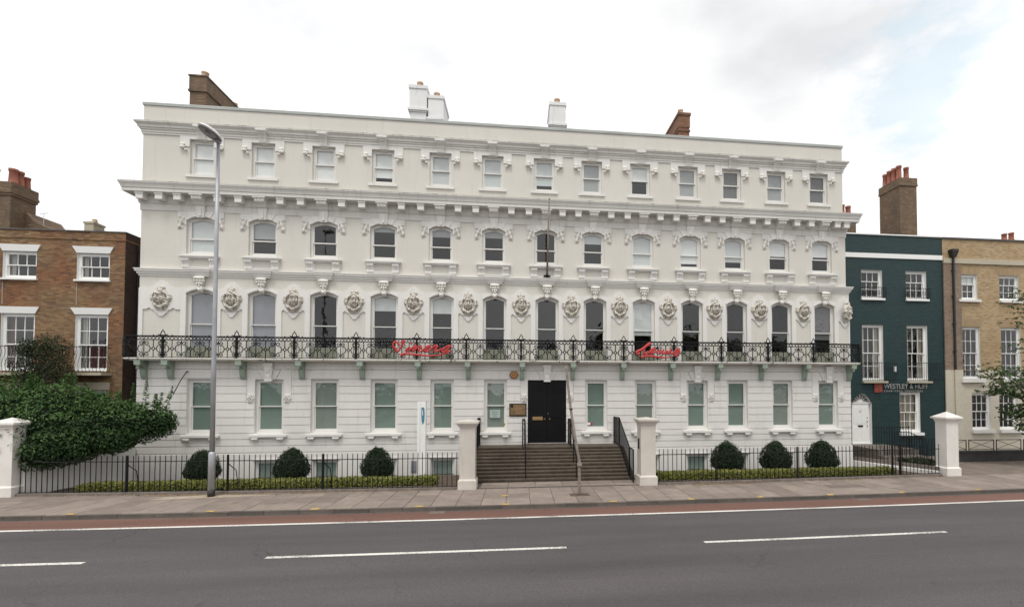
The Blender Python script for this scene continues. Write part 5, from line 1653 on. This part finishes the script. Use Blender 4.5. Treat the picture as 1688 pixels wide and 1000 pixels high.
# fallen leaves along the plinth
random.seed(51)
mb = MB()
for k in range(900):
    x = random.choice([random.uniform(-14, -2), random.uniform(-12, -6), random.uniform(5, 16), random.uniform(6, 8.5), random.uniform(18.5, 26)])
    y = curve_front(x) - .13 - abs(random.gauss(0, .09)) if x < 16.5 else -.18 - abs(random.gauss(0, .25))
    leaf_quads(mb, Vector((x, y, .012)), Vector((0, 0, 1)) + rnd_dir() * .4, .06, aspect=.6)
lv = mb.build('fallen_leaves', 'deadleaf'); lv['kind'] = 'stuff'; lv['label'] = 'brown leaves blown along the foot of the railings'

# trees over the road, seen mirrored in the windows
random.seed(61)
mb = MB()
def far_crown(c, rr, n, sz, flat):
    mb.ball(c, rr * .82, rr * .82, rr * .82 * flat, 14, 9, 1)
    for q in range(n):
        d = rnd_dir()
        p = c + Vector((d.x * rr, d.y * rr, d.z * rr * flat)) * random.uniform(.75, 1.12) * (1 + .25 * noise.noise(d * 2 + c))
        leaf_quads(mb, p, d + rnd_dir(), sz, aspect=.6)
for k in range(17):
    far_crown(Vector((random.uniform(5, 46), random.uniform(-50, -38), random.uniform(4.5, 9.5))), random.uniform(2.4, 4.2), 700, .8, .85)
for k in range(10):
    far_crown(Vector((-48 + k * 6 + random.uniform(-2, 2), random.uniform(-52, -44), random.uniform(1.2, 2.6))), random.uniform(2.4, 3.4), 350, .8, .7)
me = mb.mesh('treeline', ['treeleaf', 'core'])
tl = put('treeline', me); tl['kind'] = 'stuff'; tl['label'] = 'trees across the road, mirrored in the first-floor windows'

# ================================================================== the brown brick house on the left
Hs = thing('brown_brick_house', 'brown brick house with white flared window heads left of the white terrace', 'house')
YL = .3; XR = -15.06
LW = [(-16.16, 1.13), (-18.66, 1.13), (-21.16, 1.13)]
m = MB()
ops = []
for x, w in LW:
    a = w / 2
    ops += [(x - a, x + a, 2.2, 3.25, 0, .18), (x - a, x + a, 3.95, 6.13, 0, .16), (x - a, x + a, 6.50, 7.32, 0, .03, 1), (x - a, x + a, 7.46, 8.48, 0, .16)]
wall(m, -24.0, XR, -.3, 9.30, ops, y=YL, ri=1)
m.quad((XR, YL, -.3), (XR, 9, -.3), (XR, 9, 9.3), (XR, YL, 9.3), 2); m.quad((-24, YL, -.3), (-24, YL, 9.3), (-24, 9, 9.3), (-24, 9, -.3), 2)
m.quad((-24, 9, -.3), (-24, 9, 9.3), (XR, 9, 9.3), (XR, 9, -.3), 2)
m.build('wall', ['brickL', 'timber2', 'brickLd'], Hs)
m = MB(); cornice(m, -24, XR, [(0, 8.98), (.03, 8.985), (.03, 9.05), (0, 9.06)], 9, yf=YL); m.build('brick_band', 'brickL', Hs)
m = MB(); cornice(m, -24, XR, [(0, 9.29), (.035, 9.295), (.035, 9.34), (-.3, 9.36)], 9, yf=YL); m.build('coping', 'slate', Hs)
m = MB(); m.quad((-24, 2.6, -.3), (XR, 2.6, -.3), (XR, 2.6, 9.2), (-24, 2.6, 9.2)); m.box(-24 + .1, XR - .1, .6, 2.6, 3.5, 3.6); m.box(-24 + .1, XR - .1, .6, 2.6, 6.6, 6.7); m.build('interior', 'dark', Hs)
m = MB(); m.add([(-24, .6, 9.2), (XR - .1, .6, 9.2), (XR - .1, 9, 9.2), (-24, 9, 9.2)], [(0, 1, 2, 3)])
m.build('roof', 'slate', Hs)
def lintel(x, z0, z1, wb, wt, p=.05):
    q = MB(); q.add([(-wb / 2, YL - .02, z0), (wb / 2, YL - .02, z0), (wt / 2, YL - p, z1), (-wt / 2, YL - p, z1), (-wb / 2, YL + .05, z0), (wb / 2, YL + .05, z0), (wt / 2, YL + .02, z1), (-wt / 2, YL + .02, z1)],
                    [(0, 1, 2, 3), (3, 2, 6, 7), (0, 4, 5, 1), (1, 5, 6, 2), (0, 3, 7, 4)])
    return q.build('window_head', 'timber2', Hs, (x, 0, 0))
for k, (x, w) in enumerate(LW):
    lintel(x, 8.48, 8.73, w + .02, w + .30); lintel(x, 6.13, 6.38, w + .02, w + .32)
    cu = ('curtain', .26) if k != 1 else ('curtain', .30)
    window(Hs, x, YL + .08, 7.465, w, 1.01, cols=3, rows=1, fw=.07, sw=.035, mat='timber2', curtains=cu if k < 2 else None)
    window(Hs, x, YL + .08, 3.96, w, 2.165, cols=3, rows=2, fw=.07, sw=.04, split=.47, mat='timber2', curtains=('curtain_red', .45) if k != 0 else ('curtain', .34))
    if k == 0:
        q = MB(); q.quad((-.48, YL + .26, 4.0), (.48, YL + .26, 4.0), (.48, YL + .26, 4.95), (-.48, YL + .26, 4.95)); q.build('blind', 'curtain_red', Hs, (x, 0, 0))
    window(Hs, x, YL + .10, 2.21, w, 1.03, cols=3, rows=1, fw=.06, sw=.03, mat='timber2')
    q = MB(); q.box(-w / 2 - .06, w / 2 + .06, YL - .07, YL + .16, 7.39, 7.455); q.build('sill', 'timber2', Hs, (x, 0, 0))
    q = MB(); q.box(-w / 2 - .12, w / 2 + .12, YL - .03, YL + .02, 3.26, 3.55); q.build('window_head', 'stoneband', Hs, (x, 0, 0))
    bc = MB(); bc.box(-w / 2 - .26, w / 2 + .18, YL - .50, YL, 3.80, 3.90)
    bo = bc.build('balconette', 'stoneband', Hs, (x, 0, 0))
    bb = MB()
    def bow(z): return .06 * math.sin(min(1, max(0, (z - 3.95) / .95)) * 2 * math.pi)
    n = 13
    for j in range(n):
        xx = -w / 2 - .2 + (w + .32) * j / (n - 1)
        bb.tube([(xx, YL - .44 - bow(z), z) for z in lin(3.90, 4.86, 7)], .0085, 4)
    for yy in (YL - .32, YL - .2, YL - .08):
        for xx in (-w / 2 - .2, w / 2 + .12): bb.tube([(xx - bow(z) * (1 if xx < 0 else -1), yy, z) for z in lin(3.90, 4.86, 7)], .0085, 4)
    for z in (3.95, 4.86): bb.tube([(-w / 2 - .2, YL, z), (-w / 2 - .2, YL - .44, z), (w / 2 + .12, YL - .44, z), (w / 2 + .12, YL, z)], .013, 4)
    bb.build('railing', 'iron', bo)
m = MB(); m.tube([(0, 0, .1), (0, 0, 8.9)], .05, 8); m.box(-.07, .07, -.07, .07, 8.7, 8.95)
m.build('downpipe', 'blackband', Hs, (XR + .06, YL + .6, 0))
ch = chimney(Hs, -22.4, -20.62, 2.0, 3.05, 9.0, 11.75, 'brickK', [(11.2, 11.3, .04), (11.3, 11.42, .07), (11.42, 11.75, .05)], [(-20.82, 2.3, .62, .15), (-20.82, 2.55, .62, .15), (-20.82, 2.85, .5, .13), (-21.5, 2.3, .62, .15)], 'pot')
m = MB(); m.prism_y([(-22.6, 9.1), (-18.95, 9.1), (-19.55, 10.05), (-19.75, 10.1), (-20.3, 10.35), (-20.6, 10.75), (-22.6, 10.9)], 2.6, 4.2); m.build('gable_wall', 'brickK', Hs)
m = MB(); m.prism_y([(-19.0, 9.1), (-16.6, 9.1), (-17.3, 9.98), (-17.7, 10.02)], 2.4, 5); m.build('roof_ridge', 'slate', Hs)
chimney(Hs, -18.25, -17.9, 2.45, 3.0, 9.1, 10.38, 'stoneband', [(10.3, 10.38, .03)], [(-18.05, 2.7, .14, .09)], 'potc')
m = MB(); m.tube([(-20.0, 2.7, 10.0), (-20.0, 2.7, 10.75)], .012, 4); m.tube([(-20.15, 2.7, 10.72), (-19.85, 2.7, 10.75)], .01, 4); m.build('aerial', 'galv', Hs)

# ================================================================== the teal brick house
YT_ = 2.0
T = thing('teal_brick_house', 'dark teal painted brick house with a white arched doorway and silver lettering', 'house')
XA, XB = 14.80, 21.33
up = [(17.44, 1.12), (19.86, 1.12)]
dx, dw = 16.80, 1.06
gx, gw = 19.40, 1.10
m = MB()
ops = [(dx - dw / 2, dx + dw / 2, .62, 2.62, .52)]
ops += [(up[0][0] - .56, up[0][0] + .56, 3.72, 6.50, 0), (up[0][0] - .56, up[0][0] + .56, 7.84, 9.24, 0)]
m1 = MB()
def merged(ops_cols):
    pass
# two storeys share columns of different widths: build the wall in three horizontal bands
wall(m, XA, XB, -1.2, 3.40, [(dx - dw / 2, dx + dw / 2, .62, 2.60, .50), (gx - gw / 2, gx + gw / 2, 1.16, 3.17, 0)], y=YT_, rev=.22, ri=1)
wall(m, XA, XB, 3.40, 7.2, [(x - w / 2, x + w / 2, 3.73, 6.50, 0) for x, w in up], y=YT_, rev=.22, ri=1)
wall(m, XA, XB, 7.2, 11.0, [(x - w / 2, x + w / 2, 7.84, 9.24, 0) for x, w in up], y=YT_, rev=.22, ri=1)
m.quad((XB, YT_, 11.0), (XB, YT_ + 8, 11.0), (XA, YT_ + 8, 11.0), (XA, YT_, 11.0)); m.quad((XA, YT_, -1.2), (XA, YT_, 11), (XA, YT_ + 8, 11), (XA, YT_ + 8, -1.2))
m.quad((XA, YT_ + 8, -1.2), (XA, YT_ + 8, 11.0), (XB, YT_ + 8, 11), (XB, YT_ + 8, -1.2))
m.build('wall', ['brickT', 'timber2'], T)
m = MB(); m.box(XA, XB, YT_ - .04, YT_ + .01, 9.85, 10.08); m.build('band', 'timber2', T)
m = MB(); m.box(XA, XB, YT_ - .05, YT_ + .3, 11.0, 11.06); m.build('coping', 'timber2', T)
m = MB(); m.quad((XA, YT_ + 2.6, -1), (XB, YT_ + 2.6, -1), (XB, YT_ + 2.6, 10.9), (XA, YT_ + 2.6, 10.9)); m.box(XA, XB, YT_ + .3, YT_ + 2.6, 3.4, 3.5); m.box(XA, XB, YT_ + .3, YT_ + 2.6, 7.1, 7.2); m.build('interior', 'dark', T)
for x, w in up:
    window(T, x, YT_ + .12, 7.845, w, 1.39, cols=3, rows=(1, 2), fw=.07, sw=.035, split=.62, mat='timber2')
    window(T, x, YT_ + .12, 3.735, w, 2.76, cols=3, rows=2, fw=.07, sw=.04, split=.5, mat='timber2', curtains=('curtain_tan', .5))
    q = MB(); q.box(-w / 2 - .04, w / 2 + .10, YT_ - .09, YT_ + .22, 7.73, 7.83); q.build('sill', 'timber2', T, (x, 0, 0))
    q = MB(); q.box(-w / 2 - .06, w / 2 + .12, YT_ - .16, YT_ + .22, 3.62, 3.715); q.build('sill', 'stoneband', T, (x, 0, 0))
    for za, zb, bw in ((7.85, 8.36, .10), (3.73, 4.62, .34)):
        b = MB(); n = 11; yy = YT_ - (.10 if bw < .2 else .14)
        xa, xb = -w / 2 - (.02 if bw < .2 else .05), w / 2 + (.14 if bw < .2 else .62)
        for j in range(n + (5 if bw > .2 else 0)):
            xx = xa + (xb - xa) * j / (n - 1 + (5 if bw > .2 else 0)); b.tube([(xx, yy, za), (xx, yy, zb)], .009, 4)
        for z in (za + .04, zb): b.tube([(xa, yy, z), (xb, yy, z)], .014, 4)
        if bw < .2:
            for j in range(8):
                cx_ = xa + (xb - xa) * (j + .5) / 8
                b.tube([(cx_ + .045 * math.cos(a), yy - .004, (za + zb) / 2 + .13 * math.sin(a)) for a in [2 * math.pi * k / 8 for k in range(8)]], .010, 4, closed=True)
            for xx in (xa, xb): b.tube([(xx, yy, zb), (xx, YT_, zb)], .012, 4)
        b.build('balconette', 'iron', T, (x, 0, 0))
window(T, gx, YT_ + .12, 1.165, gw, 2.0, cols=3, rows=2, fw=.08, sw=.04, mat='timber2', curtains=('curtain_tan', .95))
q = MB(); q.box(-gw / 2 - .05, gw / 2 + .14, YT_ - .10, YT_ + .22, 1.02, 1.155); q.build('sill', 'timber2', T, (gx, 0, 0))
# arched white doorway with fanlight
d = MB(); d.box(-.53, .53, .18, .22, .6, 2.62); dr = d.build('door', 'timber2', T, (dx, YT_, 0))
q = MB(); q.box(-.45, .45, .12, .18, .64, 2.58)
for (za, zb) in ((.80, 1.45), (1.62, 2.42)):
    for sd in (-1, 1): q.box(sd * .22 - .16, sd * .22 + .16, .108, .12, za, zb)
q.build('door_leaf', 'timber2', dr)
q = MB(); q.box(-.53, .53, .10, .2, 2.60, 2.68); q.build('transom', 'timber2', dr)
q = MB(); q.add([(0, .14, 2.68)] + [(.52 * math.cos(a), .14, 2.66 + .44 * math.sin(a)) for a in lin(0, math.pi, 14)], [(0, i, i + 1) for i in range(1, 15)]); q.build('fanlight_glass', 'glass', dr)
q = MB()
for a in lin(R(15), R(165), 6): q.tube([(0, .125, 2.69), (.50 * math.cos(a), .125, 2.66 + .44 * math.sin(a))], .014, 4)
q.tube([(.12 * math.cos(a), .125, 2.69 + .10 * math.sin(a)) for a in lin(0, math.pi, 8)], .016, 4)
q.tube([(.51 * math.cos(a), .125, 2.64 + .45 * math.sin(a)) for a in lin(0, math.pi, 14)], .025, 5)
q.build('fanlight_bars', 'timber2', dr)
q = MB(); q.box(-.13, .13, .095, .12, 1.46, 1.54); q.build('letter_box', 'iron', dr)
for z in (1.9, 1.72, 1.5): q = MB(); q.ball((.36, .10, z), .025, .03, .025, 7, 5); q.build('door_knob', 'iron', dr)
q = MB(); q.box(-.05, -.015, .112, .12, 2.18, 2.26); q.box(.015, .05, .112, .12, 2.18, 2.26); q.build('door_number', 'galv', dr)
q = MB(); q.box(-.05, .05, -.06, 0, 3.74 + .45, 4.0 + .45); q.build('alarm_box', 'signwhite', T, (18.6, YT_, 0))
q = MB(); q.box(-.06, .06, -.03, 0, 1.75, 1.98); q.build('name_plate', 'brass', T, (16.17, YT_, 0))
chimney(T, 20.78, 21.80, 4.0, 5.5, 10.8, 14.95, 'brickK', [(14.5, 14.58, .05), (14.58, 14.95, .03)], [(21.0, 4.3, .75, .14), (21.45, 4.3, .68, .14), (20.98, 4.62, .75, .14), (20.98, 4.95, .75, .14), (20.98, 5.28, .7, .14)], 'pot')
chimney(T, 17.2, 18.15, 4.0, 5.4, 10.8, 12.75, 'brickK', [(12.4, 12.5, .04), (12.68, 12.75, .04)], [(17.55, 4.3, .6, .15), (17.92, 4.3, .55, .14), (17.3, 4.5, .55, .14)], 'pot')

def text_mesh(body, size, mat, name, parent, loc, extrude=.01, xs=1.0, space=1.0):
    cu = bpy.data.curves.new(name, 'FONT'); cu.body = body; cu.size = size; cu.extrude = extrude; cu.space_character = space
    tmp = bpy.data.objects.new('tmp_text', cu); COL.objects.link(tmp)
    dg = bpy.context.evaluated_depsgraph_get()
    me = bpy.data.meshes.new_from_object(tmp.evaluated_get(dg))
    bpy.data.objects.remove(tmp)
    me.materials.clear(); me.materials.append(M[mat])
    return put(name, me, parent, loc, (R(90), 0, 0), (xs, 1, 1))
t = thing('shop_sign', 'silver lettering WESTLEY & HUFF with a red square emblem on the teal house', 'sign', (17.45, YT_ - .03, 0))
q = MB(); q.box(0, .44, -.02, .02, 3.16, 3.60); q.build('emblem', 'red' if False else 'signred2', t) if 'signred2' in M else q.build('emblem', 'logo_red', t)
q = MB(); q.prism_y([(.06, 3.22), (.14, 3.22), (.20, 3.42), (.24, 3.42), (.30, 3.22), (.38, 3.22), (.27, 3.54), (.17, 3.54)], -.03, -.02); q.build('emblem_mark', 'pot', t)
text_mesh('WESTLEY & HUFF', .335, 'letters', 'lettering', t, (.52, -.01, 3.345), xs=.93)
text_mesh('CHARTERED SURVEYORS', .13, 'letters', 'lettering', t, (.52, -.01, 3.175), xs=1.0, space=1.55)

# its front area: railings, steps and planting
t = thing('area_railing', 'black railings and landing in front of the white arched door', 'railing', (17.2, .2, 0))
q = MB()
def rail_line(pts, zf, zt, step=.12):
    for (a, b) in zip(pts, pts[1:]):
        a, b = Vector(a), Vector(b); L = (b - a).length; n = max(1, int(L / step))
        for k in range(n + 1):
            p = a + (b - a) * k / n
            q.tube([(p.x, p.y, zf + p.z), (p.x, p.y, zt + p.z)], .012, 4)
        q.tube([(a.x, a.y, zt - .06 + a.z), (b.x, b.y, zt - .06 + b.z)], .016, 4)
rail_line([(-1.0, .1, 0), (-.2, .1, 0), (.75, .1, 0)], .62, 1.62)
rail_line([(-1.0, -.4, 0), (.2, -.4, 0), (.75, -.5, -.3)], .35, 1.45)
rail_line([(.75, -.55, 0), (1.55, -.6, 0)], .05, 1.12)
rail_line([(.75, .35, 0), (1.75, .35, 0)], .05, 1.05)
q.build('railing', 'iron', t)
q = MB(); q.box(-1.2, .75, -.3, 1.8, -.2, .6); q.box(-1.2, .75, -.6, -.3, -.2, .35); q.build('landing', 'coping', t)
structure((lambda m: (m.box(15.2, 18.2, -1.5, 1.98, -.12, .03), m)[1])(MB()).build('area_floor', 'soil'))
random.seed(71)
t = thing('low_plants', 'dark low plants behind the railings of the teal house', 'plants', (18.5, -.8, .1))
mb = MB()
for k in range(1700):
    x = random.uniform(-1.9, -.7); y = random.uniform(-1.2, .6)
    hh = .18 + .25 * abs(noise.noise(Vector((x * 1.1, y * 1.1, 4))))
    leaf_quads(mb, Vector((x, y, random.uniform(.02, hh))), Vector((0, 0, 1)) + rnd_dir() * 1.1, .10, aspect=.45)
mb.build('foliage', 'darkleaf', t)

# ================================================================== the yellow brick house
Yh = thing('yellow_brick_house', 'yellow brick house with a cream painted ground floor at the right edge', 'house')
XC, XD = 21.35, 31.0
u2 = [(22.74, 1.10), (25.12, 1.12), (27.5, 1.12)]; m2 = [(22.82, 1.12), (25.15, 1.12), (27.5, 1.12)]; g2 = [(23.37, 1.06), (24.92, 1.06), (27.4, 1.06)]
m = MB()
wall(m, XC, XD, 4.28, 7.2, [(x - w / 2, x + w / 2, 4.30, 6.48, 0) for x, w in m2], y=YT_, rev=.2, ri=1)
wall(m, XC, XD, 7.2, 10.95, [(x - w / 2, x + w / 2, 7.88, 9.16, 0) for x, w in u2], y=YT_, rev=.2, ri=1)
m.quad((XD, YT_, -1), (XD, YT_ + 8, -1), (XD, YT_ + 8, 10.95), (XD, YT_, 10.95)); m.quad((XC, YT_ + 8, -1), (XC, YT_ + 8, 10.95), (XD, YT_ + 8, 10.95), (XD, YT_ + 8, -1))
m.quad((XC, YT_, 10.95), (XD, YT_, 10.95), (XD, YT_ + 8, 10.95), (XC, YT_ + 8, 10.95))
m.build('wall', ['brickY', 'timber'], Yh)
m = MB()
wall(m, XC, XD, -1.0, 3.45, [(x - w / 2, x + w / 2, 1.26, 3.12, 0) for x, w in g2], y=YT_ - .012, rev=.2, ri=1)
wall(m, XC, XD, 3.45, 4.28, [(x - w / 2, x + w / 2, 3.84, 4.2805, 0) for x, w in m2], y=YT_ - .012, rev=.2, ri=1)
m.build('painted_wall', ['brickC', 'timber'], Yh)
m = MB(); m.box(XC, XC + .98, YT_ - .06, YT_ + .0, 4.285, 9.68); m.build('pilaster', 'brickO', Yh)
m = MB(); m.box(XC, XC + .98, YT_ - .07, YT_ - .011, -1, 4.283); m.build('pilaster', 'brickC', Yh)
m = MB(); m.box(XC, XD, YT_ - .08, YT_ + .01, 9.70, 9.95); m.build('band', 'stoneband', Yh)
m = MB(); m.box(XC, XD + .05, YT_ - .06, YT_ + .3, 10.95, 11.03); m.build('coping', 'slate', Yh)
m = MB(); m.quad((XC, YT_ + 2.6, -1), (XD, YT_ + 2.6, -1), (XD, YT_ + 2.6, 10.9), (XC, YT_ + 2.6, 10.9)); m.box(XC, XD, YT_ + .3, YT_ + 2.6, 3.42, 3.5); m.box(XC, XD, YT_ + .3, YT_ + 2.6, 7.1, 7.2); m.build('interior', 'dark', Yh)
for k, (x, w) in enumerate(u2):
    window(Yh, x, YT_ + .1, 7.885, w, 1.27, cols=3, rows=(1, 2), fw=.07, sw=.035, split=.64, mat='timber2', blind=('blind_light', .38) if k == 0 else None)
    q = MB(); q.box(-w / 2 - .04, w / 2 + .12, YT_ - .12, YT_ + .2, 7.75, 7.87); q.build('sill', 'timber', Yh, (x, 0, 0))
    q = MB(); q.prism_y([(-w / 2 - .05, 9.165), (w / 2 + .05, 9.165), (w / 2 + .24, 9.55), (-w / 2 - .24, 9.55)], YT_ - .008, YT_ + .01); q.build('window_head', 'brickG', Yh, (x, 0, 0))
for x, w in m2:
    window(Yh, x, YT_ + .1, 3.85, w, 2.62, cols=3, rows=2, fw=.07, sw=.04, mat='timber2')
    q = MB(); q.box(-w / 2 - .06, w / 2 + .14, YT_ - .15, YT_ + .2, 3.66, 3.835); q.build('sill', 'timber', Yh, (x, 0, 0))
    q = MB(); q.prism_y([(-w / 2 - .05, 6.485), (w / 2 + .05, 6.485), (w / 2 + .24, 6.9), (-w / 2 - .24, 6.9)], YT_ - .008, YT_ + .01); q.build('window_head', 'brickG', Yh, (x, 0, 0))
for x, w in g2:
    window(Yh, x, YT_ + .1, 1.265, w, 1.85, cols=3, rows=2, fw=.07, sw=.04, mat='timber2')
    q = MB(); q.box(-w / 2 - .06, w / 2 + .14, YT_ - .14, YT_ + .2, 1.10, 1.255); q.build('sill', 'timber', Yh, (x, 0, 0))
q = MB(); q.tube([(0, 0, 4.3), (0, 0, 10.0)], .055, 8); q.taper(-.09, .09, -.09, .09, 9.98, -.17, .17, -.14, .12, 10.25); q.box(-.18, .18, -.15, .12, 10.25, 10.38)
for z in (5.2, 6.6, 8.0, 9.3): q.box(-.09, .09, -.02, .09, z, z + .05)
q.build('downpipe', 'blackband', Yh, (21.85, YT_ - .12, 0))
q = MB(); q.tube([(0, 0, -.2), (0, 0, 4.3)], .045, 8); q.build('downpipe', 'brickC', Yh, (21.85, YT_ - .12, 0))
chimney(Yh, 27.3, 28.8, 4.0, 5.2, 10.8, 11.72, 'brickK', [(11.64, 11.72, .04)], [(27.5, 4.3, .42, .14), (27.95, 4.3, .5, .14)], 'pot')

# low dark wall and cross-braced rail in front of it
t = thing('low_wall', 'low dark wall in front of the cream ground floor', 'wall', (24, 0, 0))
m = MB(); m.box(-4.9, 8, -.12, .12, -.2, .42); m.build('wall', 'lowwall', t)
m = MB(); m.box(-4.9, 8, -.15, .15, .42, .48); m.build('coping', 'lowwall', t)
t = thing('braced_rail', 'black metal rail with crossed braces on the low dark wall', 'railing', (24, 0, .48))
for k in range(9):
    q = MB(); xa = -4.85 + k * 1.42; xb = xa + 1.28
    for x in (xa, xb): q.tube([(x, 0, 0), (x, 0, .50)], .02, 5)
    q.tube([(xa, 0, .49), (xb, 0, .49)], .016, 4); q.tube([(xa, 0, .06), (xb, 0, .06)], .014, 4)
    q.tube([(xa, 0, .07), (xb, 0, .48)], .011, 4); q.tube([(xa, .01, .48), (xb, .01, .07)], .011, 4)
    q.build('panel', 'iron', t)
